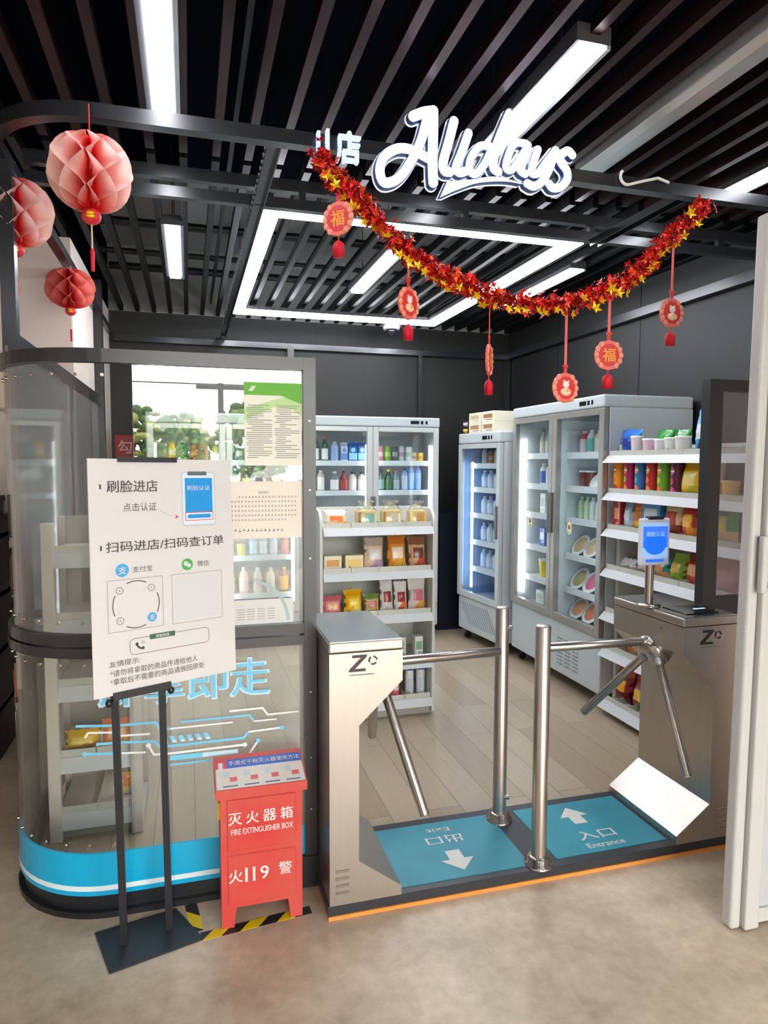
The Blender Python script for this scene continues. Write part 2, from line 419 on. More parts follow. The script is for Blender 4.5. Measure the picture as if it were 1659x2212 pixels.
# mirrored glass panel on the right of the gate
t = thing('glass_partition', 'black framed glass panel behind the right turnstile', 'partition', (2.6, YF, 0))
g = G().box(2.158, 2.228, YF - .02, YF + .03, 0, 1.965, BLACK).box(2.228, 3.2, YF - .02, YF + .03, 1.915, 1.965, BLACK).box(2.228, 3.2, YF - .02, YF + .03, .93, 1.01, BLACK).box(2.228, 3.2, YF - .02, YF + .03, 0, .08, BLACK)
g.build('frame', t)
GR = glass('grey_tint_glass', (226, 224, 224), 1.6, .02, body=.1, bodycol=(170, 166, 168))
G().box(2.228, 3.2, YF, YF + .006, 1.01, 1.915, GR).build('glass_panel', t)
G().box(2.228, 3.2, YF, YF + .006, .08, .93, GR).build('glass_panel', t)

# ------------------------------------------------------------------ ceiling lamps
HOUS = mat('lamp_housing', (70, 70, 74), .4)
ALU = mat('aluminium_lamp', (206, 212, 214), .3, .6)
LAMPS = [((x_, y_, y_ + 1.0), 'unseen strip lamp added over the hall to brighten the floor before the shop', 1) for x_ in (-2.8, -1.4, -.07, 1.25, 2.53) for y_ in (-1.2, -3.4)] + [((-.07, 1.62, 2.86), 'lit long strip lamp overhead at left, above the paper balls', 1), ((1.232, 1.945, 2.88), 'lit strip lamp behind the glowing script letters', 1),  # rows behind the camera are unseen extra lamps, added to brighten the front floor
         ((2.53, 1.75, 2.88), 'lit strip lamp over the white door at far right', 1),
         ((-.07, 4.02, 5.12), 'short looking lit lamp deep in the shop ceiling left of the light frame', 1), ((1.25, 4.08, 5.16), 'lit strip lamp inside the square light frame', 1),
         ((2.53, 4.12, 5.2), 'lit strip lamp right of the square light frame, above the tall fridge', 1), ((1.75, 1.7, 2.80), 'unlit pale aluminium strip lamp right of the script sign', 0)]
for (x, y0, y1), lab, on in LAMPS:
    t = thing('strip_lamp', lab, 'lamp', (x, (y0 + y1) / 2, 2.9), 'strip lamps between the ceiling slats')
    g = G().box(x - .06, x + .06, y0, y1, 2.905, 2.96, HOUS if on else ALU); g.build('housing', t)
    if on: G().box(x - .038, x + .038, y0 + .002, y1 - .002, 2.893, 2.905, STRIP, .004, 1).build('diffuser', t)
    else:
        g = G(); g.prism([(x - .05, y0, 2.905), (x - .03, y0, 2.888), (x + .03, y0, 2.888), (x + .05, y0, 2.905)], (0, y1 - y0, 0), ALU); g.build('diffuser', t)
    if on: G().box(x + .046, x + .06, y0, y1, 2.893, 2.905, ALU).build('side_strip', t)
    for y in (y0 + .2, y1 - .2): G().cyl((x, y, 2.96), (x, y, 3.5), .003, BLACK, 6).build('wire', t)
t = thing('light_frame', 'big square frame of white light bars hanging inside the shop', 'lamp', (1.26, 4.66, 2.83))
X0, X1, Y0, Y1 = .372, 2.15, 3.45, 5.87
for x0, x1, y0, y1 in ((X0, X1, Y0, Y0 + .08), (X0, X1, Y1 - .08, Y1), (X0, X0 + .08, Y0 + .08, Y1 - .08), (X1 - .08, X1, Y0 + .08, Y1 - .08)):
    b = G().box(x0, x1, y0, y1, 2.83, 2.862, STRIP).build('light_bar', t)
    G().box(x0 - .004, x1 + .004, y0 - .004 if y1 - y0 < .1 else y0, y1 + .004 if y1 - y0 < .1 else y1, 2.862, 2.89, HOUS).build('housing', b)
for x in (X0 + .04, X1 - .04):
    for y in (Y0 + .3, Y1 - .3): G().cyl((x, y, 2.89), (x, y, 3.5), .003, BLACK, 6).build('wire', t)
# dome camera under the light frame
t = thing('dome_camera', 'small white dome camera at the far edge of the light frame', 'camera', (1.82, 6.12, 2.9))
G().lathe([(.0, 0), (.075, 0), (.08, .03), (.06, .06), (0, .06)], WHITE, (1.82, 6.12, 2.83)).build('body', t)
G().ell((1.82, 6.12, 2.815), .05, .05, .05, mat('smoked_dome', (30, 32, 36), .08)).build('lens_dome', t)
g = G().cyl((1.82, 6.12, 2.89), (1.82, 6.12, 3.0), .012, WHITE, 8); g.build('stem', t)

# ------------------------------------------------------------------ illuminated sign
GLOW = mat('glowing_white_acrylic', (238, 244, 255), .4, emit=1.3)
BLUE = mat('blue_letter_side', (28, 60, 120), .35)
EDGE = mat('pale_letter_edge', (226, 236, 250), .4, emit=.5)
t = thing('illuminated_sign', 'glowing white script letters Alldays on the overhead beam', 'sign', (1.06, 2.4, 2.72))
def smooth(ps, k=5):
    out = []; P = [Vector(p) for p in ps]
    for i in range(len(P) - 1):
        a, b, c, d = P[max(i - 1, 0)], P[i], P[i + 1], P[min(i + 2, len(P) - 1)]
        for j in range(k):
            u = j / k; out.append(.5 * ((2 * b) + (c - a) * u + (2 * a - 5 * b + 4 * c - d) * u * u + (3 * b - a - 3 * c + d) * u ** 3))
    return out + [P[-1]]
def stroke(g, ps, wd, y, depth, m):
    """round ended stroke with depth, facing -Y"""
    P = smooth(ps); f = XZ(y)
    g.ribbon(P, wd, f, m, depth)
    for p in (P[0], P[-1]):
        g.prism([(p.x + wd / 2 * math.cos(a), y, p.y + wd / 2 * math.sin(a)) for a in [2 * PI * k / 14 for k in range(14)]], (0, depth, 0), m)
ST = [[(.036, [(.79, 2.835), (.829, 2.854), (.866, 2.864)]), (.036, [(.866, 2.865), (.866, 2.778), (.865, 2.687), (.868, 2.615)]),
       (.033, [(.846, 2.851), (.822, 2.76), (.782, 2.677), (.736, 2.615), (.685, 2.594), (.667, 2.631), (.681, 2.68), (.723, 2.713), (.768, 2.721), (.814, 2.71), (.854, 2.695)])],
      [(.033, [(.946, 2.84), (.927, 2.768), (.906, 2.692), (.911, 2.662), (.931, 2.659)])],
      [(.031, [(1.003, 2.805), (.978, 2.735), (.956, 2.68), (.969, 2.662), (.993, 2.669)])],
      [(.027, [(1.091, 2.769), (1.048, 2.764), (1.014, 2.718), (1.01, 2.674), (1.037, 2.666), (1.075, 2.713), (1.096, 2.762)]), (.033, [(1.167, 2.898), (1.136, 2.826), (1.109, 2.751), (1.105, 2.698), (1.124, 2.683)])],
      [(.026, [(1.236, 2.798), (1.19, 2.792), (1.164, 2.742), (1.156, 2.701), (1.181, 2.697), (1.216, 2.746), (1.246, 2.793)]), (.029, [(1.24, 2.783), (1.223, 2.737), (1.215, 2.701), (1.235, 2.688)])],
      [(.028, [(1.287, 2.783), (1.267, 2.726), (1.262, 2.696), (1.289, 2.697), (1.325, 2.743), (1.361, 2.789)]), (.03, [(1.361, 2.789), (1.337, 2.719), (1.306, 2.668), (1.272, 2.647), (1.245, 2.654)])],
      [(.03, [(1.434, 2.781), (1.414, 2.794), (1.387, 2.776), (1.384, 2.75), (1.411, 2.721), (1.414, 2.689), (1.386, 2.657), (1.353, 2.65), (1.336, 2.663)])]]
for i, letter in enumerate(ST):
    g = G()
    for k, (wd, ps) in enumerate(letter): stroke(g, ps, wd, 2.392 + .0003 * k, .004, GLOW)
    L = g.build('letter', t)
    g = G()
    for k, (wd, ps) in enumerate(letter): stroke(g, ps, wd + .006, 2.397 + .0003 * k, .022, BLUE); stroke(g, ps, wd + .012, 2.42 + .0003 * k, .006, EDGE)
    g.build('letter_side', L)
U = [(.895, 2.566), (.922, 2.624), (1.014, 2.641), (1.118, 2.663), (1.226, 2.65), (1.153, 2.652), (1.048, 2.635), (.966, 2.602)]
g = G(); f = XZ(2.392)
def swoosh(g, grow, y, d, m):
    c = Vector((1.03, 2.63)); ps = [Vector(p) for p in U]
    top = smooth([U[0], U[1]], 2)[:-1] + smooth(U[1:5], 4); bot = smooth(U[4:8] + [U[0]], 4)
    loop = [Vector(p) for p in top[:-1] + bot[:-1]]
    n = len(loop); ar = 0
    for i in range(n): ar += loop[i].x * loop[(i + 1) % n].y - loop[(i + 1) % n].x * loop[i].y
    sgn = 1 if ar > 0 else -1; o = []
    for i in range(n):
        dd = (loop[(i + 1) % n] - loop[i - 1]).normalized(); nn = Vector((dd.y, -dd.x)) * sgn; o.append(loop[i] + nn * grow)
    g.prism([(p.x, y, p.y) for p in o], (0, d, 0), m)
swoosh(g, .0, 2.392, .004, GLOW); U_ = g.build('underline', t)
g = G(); swoosh(g, .003, 2.397, .022, BLUE); swoosh(g, .006, 2.42, .006, EDGE); g.build('letter_side', U_)
g = G()
for x in (.86, .95, 1.1, 1.2, 1.3, 1.39): g.box(x, x + .012, 2.425, 2.44, 2.68, 2.74, BLACK)
g.build('bracket', t)
t = thing('illuminated_sign', 'small lit Chinese shop letters on the beam left of the script sign', 'sign', (.54, 2.4, 2.7))
LITE = mat('glowing_pale_letters', (206, 222, 245), .4, emit=.4)
for ch, x in (('刂', .466), ('店', .556)):
    g = G().text(ch, (x, 2.402, 2.705), (1, 0, 0), (0, 0, 1), .105 if ch == '店' else .1, LITE, off=.03, ext=-.025, wd=.04 if ch == '刂' else .085); g.build('letter', t)
g = G().box(.45, .6, 2.428, 2.44, 2.7, 2.74, BLACK); g.build('bracket', t)

# white cable hook lying over the beam
g = G(); g.tube([(1.70 + .03 * math.cos(a), 2.425, 2.742 + .03 * math.sin(a)) for a in [PI * .75 + PI * k / 10 for k in range(9)]] + [(1.78, 2.42, 2.735), (1.84, 2.42, 2.752), (1.9, 2.43, 2.745)], .006, WHITE, 8)
tag(g.build('cable', None, (1.78, 2.425, 2.71)), 'short curled white cable hanging on the overhead beam right of the script sign', 'cable')

# ------------------------------------------------------------------ tinsel garland with medallions
GP = smooth([(.447, 2.653), (.496, 2.592), (.562, 2.534), (.629, 2.478), (.714, 2.407), (.784, 2.345), (.891, 2.295), (1.001, 2.258), (1.095, 2.223), (1.229, 2.205), (1.367, 2.216), (1.508, 2.246), (1.631, 2.3), (1.756, 2.387), (1.861, 2.495), (1.968, 2.587), (2.045, 2.65)], 12)
GY = 2.385
FOIL = [mat('red_foil', (214, 24, 26), .28, .35), mat('dark_red_foil', (150, 16, 20), .3, .35), mat('orange_foil', (236, 84, 22), .28, .35), mat('bright_red_foil', (240, 58, 40), .3, .2)]
GOLD = mat('gold_foil', (246, 190, 20), .25, .4)
t = thing('tinsel_garland', 'red and orange tinsel garland with gold stars swagged under the beam', 'garland', (1.25, GY, 2.2))
g = G(); g.tube([(p.x, GY, p.y) for p in GP], .006, FOIL[1], 6)
rnd = random.Random(3)
def flake(g, c, n1, r, m, pts=5):
    n1 = n1.normalized(); a = n1.orthogonal().normalized(); a = Matrix.Rotation(rnd.random() * 6.28, 3, n1) @ a; b = n1.cross(a)
    vs = []
    for k in range(pts * 2):
        rr = r if k % 2 == 0 else r * .48
        vs.append(c + (a * math.cos(PI * k / pts) + b * math.sin(PI * k / pts)) * rr + n1 * (.25 * r if k % 2 == 0 else 0))
    cc = g.v(c); V = [g.v(p) for p in vs]
    for k in range(pts * 2): g.face([cc, V[k], V[(k + 1) % (pts * 2)]], m)
for i in range(2700):
    p = GP[rnd.randrange(len(GP) - 1)]; q = p + Vector((rnd.uniform(-.01, .01), rnd.uniform(-.01, .01)))
    d = Vector((rnd.gauss(0, 1), rnd.gauss(0, 1), rnd.gauss(0, 1))).normalized() * rnd.uniform(.008, .052) * rnd.uniform(.65, 1)
    c = Vector((q.x, GY, q.y)) + d; flake(g, c, d + Vector((rnd.gauss(0, .02), rnd.gauss(0, .02), rnd.gauss(0, .02))), rnd.uniform(.011, .02), rnd.choices(FOIL, (5, 3, 2.4, 2.4))[0], rnd.choice((3, 4, 5)))
o = g.build('tinsel', t, normals=False); o['kind'] = 'stuff'
for i in range(54):
    p = GP[int((i + .5) / 54 * (len(GP) - 1))]; g = G(); a = rnd.uniform(0, 6.28)
    low = rnd.random() < .85
    c = Vector((p.x + rnd.uniform(-.01, .01), GY - rnd.uniform(.01, .042), p.y + (rnd.uniform(-.055, -.025) if low else rnd.uniform(-.02, .03))))
    flake(g, c, Vector((rnd.gauss(0, .45), -1, rnd.gauss(0, .45))), rnd.uniform(.017, .028), GOLD); s_ = g.build('star', t, normals=False)
PINKS = mat('coral_card', (240, 116, 100), .5); PINKD = mat('red_card', (222, 50, 56), .5); SAL = mat('salmon_card', (244, 156, 128), .5)
CREAM = mat('cream_print', (248, 212, 168), .5); ORA = mat('orange_print', (250, 158, 60), .5); TASS = mat('crimson_tassel', (214, 8, 40), .6)
STRAP = mat('coral_ribbon', (232, 110, 104), .5)
MED = [(.515, 2.449, -.75, 1, 'leftmost, under the small lit letters'), (.773, 2.176, .62, 0, 'second from the left'), (1.094, 1.989, .98, 1, 'seen edge-on, third from left'),
       (1.419, 1.895, .12, 0, 'lowest of all, without tassel'), (1.61, 2.03, -.1, 1, 'second from the right'), (1.898, 2.213, .1, 0, 'rightmost on the garland')]
for x, z, rz, ch, where in MED:
    zt = min(((abs(p.x - x), p.y) for p in GP))[1]
    y = GY
    t = thing('hanging_medallion', ('coral paper medallion with an orange lucky character, ' if ch else 'coral paper medallion with a cream figure, ') + where, 'decoration', (x, y, z), 'medallions hanging from the garland')
    t.location = (0, 0, 0); WL[t.name] = Vector((0, 0, 0))
    r = .059; n = 48
    def scal(rr, k=14, am=.05): return [(rr * (1 + am * abs(math.sin(k / 2 * a))) * math.cos(a), 0, rr * (1 + am * abs(math.sin(k / 2 * a))) * math.sin(a)) for a in [2 * PI * j / n for j in range(n)]]
    g = G(); g.prism([(p[0], -.0045, p[2]) for p in scal(r - .003)], (0, .009, 0), PINKS)
    for j in range(14):
        if j in (3, 4, 10, 11): continue
        a = 2 * PI * j / 14; g.ell((.052 * math.cos(a), -.004, .052 * math.sin(a)), .0115, .005, .0115, SAL, 8, 6)
    g.prism([(p[0], -.0062, p[2]) for p in scal(.044, 14, 0)], (0, .0124, 0), PINKD)
    g.build('medallion', t)
    g = G()
    for sgn in (-1, 1):
        yy = sgn * .0068
        u = (1, 0, 0) if sgn < 0 else (-1, 0, 0)
        if ch:
            g.quad((0, yy - sgn * .0004, 0), u, (0, 0, 1), .05, .05, mat('deep_red_print', (196, 40, 36), .5)); g.text('福', (0, yy, 0), u, (0, 0, 1), .052, ORA, off=.06)
        else:
            e = -sgn
            g.ell((0, yy, -.016), .026, .004, .015, CREAM, 12, 6).ell((0, yy, .012), .016, .004, .014, mat('pale_print', (250, 228, 214), .5), 12, 6)
            for q in (-.01, .01): g.ell((q, yy, .024), .005, .003, .006, CREAM, 8, 5)
            g.ell((.006, yy + sgn * .002, -.012), .009, .003, .006, ORA, 8, 5)
    g.build('printed_picture', t)
    g = G().box(-.007, .007, -.002, .002, r, r + .028, PINKD).box(-.011, .011, -.003, .003, r + .022, r + .03, PINKD)
    g.box(-.0055, .0055, -.001, .001, r + .028, zt - z, STRAP); g.build('ribbon', t)
    if where.startswith('lowest'): pass
    if z > 1.9 or True:
        g = G(); g.cyl((0, 0, -r), (0, 0, -r - .014), .002, PINKD, 6)
        prof = [(.003, 0), (.017, -.012), (.02, -.02), (.019, -.058), (0, -.058)]; rs = []
        for rr, zz in prof: rs.append([(rr * (1 + .14 * (j % 2)) * math.cos(2 * PI * j / 24), rr * (1 + .14 * (j % 2)) * .7 * math.sin(2 * PI * j / 24), -r - .014 + zz) for j in range(24)])
        g.rings(rs, TASS); 
        if not where.startswith('lowest'): g.build('tassel', t)
        else: g.bm.free()
    t.location = (x, y, z); t.rotation_euler = (0, 0, rz)

# ------------------------------------------------------------------ honeycomb paper balls
def honey_mat(name, cin, cout):
    m = bpy.data.materials.new(name); m.use_nodes = True; nt = m.node_tree; b = nt.nodes['Principled BSDF']; N = nt.nodes.new; L = nt.links.new
    tc = N('ShaderNodeTexCoord'); sp = N('ShaderNodeSeparateXYZ'); L(tc.outputs['Object'], sp.inputs[0])
    cb = N('ShaderNodeCombineXYZ'); L(sp.outputs[0], cb.inputs[0]); L(sp.outputs[1], cb.inputs[1])
    ln = N('ShaderNodeVectorMath'); ln.operation = 'LENGTH'; L(cb.outputs[0], ln.inputs[0])
    cr = N('ShaderNodeValToRGB'); e = cr.color_ramp.elements; e[0].position = .03; e[0].color = lin(cin); e[1].position = .1; e[1].color = lin(cout)
    L(ln.outputs['Value'], cr.inputs[0]); L(cr.outputs[0], b.inputs['Base Color']); b.inputs['Roughness'].default_value = .8
    tr = N('ShaderNodeBsdfTranslucent'); L(cr.outputs[0], tr.inputs[0]); mx = N('ShaderNodeMixShader'); mx.inputs[0].default_value = .45
    out = nt.nodes['Material Output']; L(b.outputs[0], mx.inputs[1]); L(tr.outputs[0], mx.inputs[2]); L(mx.outputs[0], out.inputs[0]); return m
def paper_ball(c, rad, hz, m, label, top, extras=True, seed=1):
    t = thing('paper_ball', label, 'decoration', c, 'honeycomb paper balls')
    N_, LV = 14, 7; g = G(); C = Vector(c); SUB = 3
    for i in range(N_):
        rows = []
        for q in range(LV * SUB + 1):
            u = q / (LV * SUB); k = u * LV; z = math.cos(PI * u); r = math.sin(PI * min(1, u * .97 + .03 * u * u)) ** .62 * (1 - .12 * max(0, u - .55) / .45)
            f = abs((k % 2) - 1) * 2 - 1; d = (PI / N_) * .93 * f * (1 if i % 2 else -1)
            row = []
            for s_ in (.05, .4, .75, 1.0):
                aa = 2 * PI * i / N_ + d * min(1, .25 + s_ * .78)
                row.append(g.v(C + Vector((rad * r * s_ * math.cos(aa), rad * r * s_ * math.sin(aa), hz * z))))
            rows.append(row)
        for k in range(LV * SUB):
            for q in range(3): g.face([rows[k][q], rows[k][q + 1], rows[k + 1][q + 1], rows[k + 1][q]], m, True)
    g.build('honeycomb', t, normals=False)
    G().cyl(C + Vector((0, 0, hz)), (c[0], c[1], top), .0025, mat('red_cord', (170, 20, 24), .6), 6).build('cord', t)
    if extras:
        b = Vector((c[0], c[1], c[2] - hz))
        g = G().ell(b - Vector((0, 0, .02)), .03, .03, .026, PINKD, 12, 8); k = g.build('charm', t)
        G().ell(b - Vector((0, .028, .016)), .012, .004, .007, GOLD, 10, 6).ell(b - Vector((0, .028, .026)), .014, .004, .007, GOLD, 10, 6).build('gold_mark', k)
        G().cyl(b - Vector((0, 0, .045)), b - Vector((0, 0, .12)), .0025, mat('cream_cord', (230, 214, 170), .6), 6).build('cord', t)
        G().tube([b - Vector((0, 0, .12)), b - Vector((0, 0, .128)), b - Vector((0, 0, .19))], [.004, .0065, .0055], TASS, 8).build('tassel', t)
PINKH = honey_mat('pink_tissue', (232, 26, 30), (252, 214, 206)); REDH = honey_mat('red_tissue', (212, 20, 28), (244, 140, 130))
paper_ball((-.285, 2.385, 2.508), .128, .112, PINKH, 'large pink paper honeycomb ball hanging in front of the beam at upper left', 2.72)
paper_ball((-.625, 2.96, 2.55), .14, .12, PINKH, 'pink paper honeycomb ball half hidden by the black post', 2.706)
paper_ball((-.63, 4.25, 2.575), .135, .105, REDH, 'deep red paper honeycomb ball hanging before the white wall', 2.706)
tag(G().cyl((-1.36, 4.495, 2.25), (-1.36, 4.49, 2.25), .032, PINKS, 20).build('wall_sticker', None, (-1.36, 4.5, 2.25)), 'tiny round pink sticker on the white wall at left', 'sticker')

# ------------------------------------------------------------------ framed notice and shelf beyond, at the far left
t = thing('wall_board', 'pale framed notice board on the white wall at far left', 'board', (-1.3, 4.49, 2.0))
g = G().box(-1.75, -1.02, 4.478, 4.499, 1.9, 2.24, mat('tan_frame', (190, 170, 155), .5)); g.build('frame', t)
g = G().box(-1.735, -1.035, 4.474, 4.479, 1.915, 2.225, mat('pale_board', (226, 206, 194), .5)); bd = g.build('board', t)
G().text('学习', (-1.18, 4.4725, 2.17), (1, 0, 0), (0, 0, 1), .055, mat('brown_ink', (120, 96, 84), .6), wd=.2).build('lettering', bd)
t = thing('storage_rack', 'dark wooden rack standing by the wall at the left edge', 'rack', (-1.35, 4.2, 0))
WOODD = mat('dark_brown_wood', (44, 34, 30), .6, noise=.2)
for z in (.25, .56, .86, 1.18): G().box(-1.75, -1.0, 3.95, 4.42, z, z + .025, WOODD).build('shelf', t)
for x in (-1.75, -1.03): G().box(x, x + .03, 3.95, 4.42, 0, 1.3, WOODD).build('side_panel', t)
CR = [((36, 74, 50), .585, 'dark green crate on the upper middle shelf of the left rack'), ((150, 98, 60), .275, 'brown cardboard crate on the low shelf of the left rack'), ((70, 46, 36), .885, 'dark brown box on the upper shelf of the left rack'), ((24, 24, 28), 1.205, 'black box on top of the left rack')]
for c, z, lab in CR:
    g = G(); m = mat('crate_%d' % c[1], c, .6, noise=.1)
    g.box(-1.6, -1.04, 3.97, 4.38, z, z + .2, m, .008).box(-1.61, -1.03, 3.962, 4.39, z + .17, z + .2, m); tag(g.build('crate', None), lab, 'crate', 'crates on the left rack')

# ------------------------------------------------------------------ papers taped inside the glass
yi = YF - .0062
t = thing('printed_notice', 'green headed printed notice taped on the glass near the post', 'notice', (.29, yi, 1.59))
G().box(.19, .394, yi - .0004, yi, 1.589, 1.883, mat('notice_paper', (238, 236, 222), .6)).build('sheet', t)
GRN = mat('green_print', (98, 178, 40), .5); GRL = mat('pale_green_print', (186, 220, 150), .5)
g = G().box(.19, .394, yi - .001, yi - .0005, 1.838, 1.883, GRN)
g.poly([(.394, yi - .0011, 1.838), (.394, yi - .0011, 1.765), (.36, yi - .0011, 1.79), (.3, yi - .0011, 1.80), (.25, yi - .0011, 1.775), (.19, yi - .0011, 1.75), (.19, yi - .0011, 1.79), (.26, yi - .0011, 1.812), (.32, yi - .0011, 1.83)], GRL)
g.poly([(.32, yi - .0012, 1.838), (.394, yi - .0012, 1.838), (.394, yi - .0012, 1.81), (.36, yi - .0012, 1.822)], GRN)
g.poly([(.205, yi - .0012, 1.852), (.22, yi - .0012, 1.852), (.232, yi - .0012, 1.87), (.217, yi - .0012, 1.87)], PAPER); g.build('green_header', t)
rnd = random.Random(5); g = G()
for col in (.197, .296):
    for r in range(26):
        z = 1.802 - r * .0074; x = col + rnd.choice((0, 0, .006, .018)); e = col + .09 - rnd.choice((0, 0, .01, .03, .05))
        g.quad(((x + e) / 2, yi - .0014, z), (1, 0, 0), (0, 0, 1), max(.01, e - x), .0026, FAINT)
g.build('printed_lines', t)
t = thing('printed_notice', 'cream typed notice taped on the glass below the green headed one', 'notice', (.26, yi, 1.33))
G().box(.105, .392, yi - .0004, yi, 1.327, 1.532, mat('cream_paper', (238, 228, 214), .6)).build('sheet', t)
g = G()
g.text('温馨提示', (.255, yi - .001, 1.493), (1, 0, 0), (0, 0, 1), .0095, FAINT)
for r in range(6):
    x = .165 if r == 0 else .14
    while x < (.37 if r < 5 else .33):
        g.quad((x + .004, yi - .001, 1.475 - r * .0165), (1, 0, 0), (0, 0, 1), .0072, .0016, FAINT); g.quad((x + .004, yi - .001, 1.4785 - r * .0165), (1, 0, 0), (0, 0, 1), .006, .0012, FAINT)
        g.quad((x + rnd.uniform(.002, .006), yi - .001, 1.4768 - r * .0165), (1, 0, 0), (0, 0, 1), .0012, .0075, FAINT); x += .0118
for x in range(12): g.quad((.155 + x * .015, yi - .001, 1.355 + rnd.uniform(-.002, .002)), (1, 0, .2), (0, 0, 1), .009, .0022, mat('dark_ink', (70, 66, 74), .6)); g.quad((.155 + x * .015, yi - .001, 1.358), (1, 0, .1), (0, 0, 1), .0016, .009, mat('dark_ink', (70, 66, 74), .6))
g.build('printed_lines', t)
t = thing('printed_notice', 'pale sheet with a grey arc low on the glass, just above the middle rail', 'notice', (.27, yi, 1.02))
G().box(.09, .36, yi - .0004, yi, 1.015, 1.105, mat('pale_grey_sheet', (214, 216, 214), .5)).build('sheet', t)
g = G(); g.arc((.18, yi - .001, 1.02), (1, 0, 0), (0, 0, 1), .16, .012, .02, PI * .42, mat('blue_grey_print', (172, 190, 192), .5), 12)
for r in range(5):
    for q in range(4): g.quad((.17 + q * .036, yi - .0011, 1.07 - r * .009), (1, 0, 0), (0, 0, 1), .026, .002, FAINT)
g.build('printed_lines', t)

# ------------------------------------------------------------------ poster stand
t = thing('poster_stand', 'black two pole floor stand holding the white entry poster', 'stand', (-.16, 2.29, 0))
bp = [(-.334, 2.377), (-.072, 2.436), (.02, 2.25), (-.267, 2.17)]
G().prism([(x, y, 0) for x, y in bp], (0, 0, .006), mat('stand_black', (40, 41, 45), .4)).build('base_plate', t)
O = Vector((-.286, 2.148, .888)); TL = Vector((-.294, 2.205, 1.61)); TR = Vector((.136, 2.405, 1.607)); BRC = Vector((.128, 2.35, .889))
U_ = (TR - TL).normalized(); W_ = (TR - TL).length; V_ = (TL - O).normalized(); H_ = (TL - O).length; NN = U_.cross(V_).normalized()
if NN.y > 0: NN = -NN
def pp(a, b, d=0): return TL + U_ * (a * W_) - V_ * (b * H_) + NN * d
pole_b = ((-.233, 2.296), (-.091, 2.331)); STB = mat('stand_black', (40, 41, 45), .4)
for (x, y), a in zip(pole_b, (.145, .46)):
    tp = pp(a, 1.02, -.02); tp2 = pp(a, .8, -.02); d = .011; g = G()
    g.rings([[(p[0] - d, p[1] - d, p[2]), (p[0] + d, p[1] - d, p[2]), (p[0] + d, p[1] + d, p[2]), (p[0] - d, p[1] + d, p[2])] for p in ((x, y, .006), (tp.x, tp.y, tp.z), (tp2.x, tp2.y, tp2.z))], STB, smooth=False)
    p_ = g.build('pole', t)
    k = pp(a + (-.05 if a < .3 else .05), 1.03, -.005); G().cyl(tp - Vector((0, 0, .0)), k, .004, BLACK, 8).ell(k, .011, .011, .013, BLACK, 10, 6).build('knob', p_)
g = G(); g.prism([pp(.118, .988, .006), pp(.505, .988, .006), pp(.505, 1.02, .006), pp(.118, 1.02, .006)], -NN * .03, STB)
g.build('bottom_clamp', t)
g = G(); g.prism([pp(.187, -.008, .005), pp(.59, -.008, .005), pp(.59, .014, .005), pp(.187, .014, .005)], -NN * .02, STB); g.build('top_clamp', t)
t2 = thing('poster', 'white entry instruction poster clamped on the black floor stand', 'poster', tuple(pp(.5, 1)))
G().prism([pp(0, 0), pp(1, 0), pp(1, 1), pp(0, 1)], -NN * .006, PAPER).build('board', t2)
def ptext(g, s, a0, a1, b0, b1, m, off=0): g.text(s, pp((a0 + a1) / 2, (b0 + b1) / 2, .0012), U_, V_, (b1 - b0) * H_, m, (a1 - a0) * W_, off)
g = G()
ptext(g, '刷脸进店', .115, .451, .092, .143, INK, .02); ptext(g, '扫码进店/扫码查订单', .1, .927, .352, .397, INK, .02)
ptext(g, '点击认证', .216, .44, .19, .226, INK); ptext(g, '支付宝', .267, .399, .464, .49, INK); ptext(g, '微信', .721, .81, .464, .49, INK)
ptext(g, '友情提示:', .1, .3, .855, .881, INK); ptext(g, '*请勿将拿取的商品传递给他人', .103, .705, .893, .921, INK); ptext(g, '*拿取后不需要的商品请放回原处', .102, .753, .929, .957, INK)
for a, b in ((.068, .108), (.063, .366)): g.poly([pp(a, b, .0012), pp(a + .012, b, .0012), pp(a + .012, b + .021, .0012), pp(a, b + .021, .0012)], INK)
g.build('lettering', t2)
AB = mat('pay_blue', (66, 170, 232), .5); WG = mat('chat_green', (76, 176, 92), .5); RD = mat('red_print', (214, 50, 60), .5); SB = mat('screen_print_blue', (6, 150, 224), .4)
def pbox(g, a0, a1, b0, b1, m, d=.0012, r=0):
    if not r: return g.poly([pp(a0, b0, d), pp(a1, b0, d), pp(a1, b1, d), pp(a0, b1, d)], m)
    ps = []
    for (ca, cb, s0) in ((a1 - r, b0 + r * W_ / H_, -PI / 2), (a1 - r, b1 - r * W_ / H_, 0), (a0 + r, b1 - r * W_ / H_, PI / 2), (a0 + r, b0 + r * W_ / H_, PI)):
        for k in range(5):
            an = s0 + PI / 2 * k / 4; ps.append(pp(ca + r * math.cos(an), cb + r * math.sin(an) * W_ / H_, d))
    return g.poly(ps, m)
def pline(g, pts, wd, m, d=.0013): g.ribbon([(a * W_, b * H_) for a, b in pts], wd, lambda x, y, t_=0: tuple(pp(x / W_, y / H_, d)), m)
def pframe(g, a0, a1, b0, b1, m, wd=.0015, d=.0013): pline(g, [(a0, b0), (a1, b0), (a1, b1), (a0, b1), (a0, b0)], wd, m, d)
g = G()   # picture of the tablet
pbox(g, .62, .872, .056, .303, mat('print_shadow', (190, 200, 208), .5), .001, .02); pbox(g, .628, .864, .06, .297, mat('print_tablet', (222, 232, 238), .5), .0014, .015)
pbox(g, .645, .85, .084, .243, SB, .0018); pbox(g, .665, .81, .054, .072, mat('print_grey', (92, 104, 112), .5), .0018, .01)
ptext_d = lambda s, a0, a1, b0, b1, m, d: g.text(s, pp((a0 + a1) / 2, (b0 + b1) / 2, d), U_, V_, (b1 - b0) * H_, m, (a1 - a0) * W_)
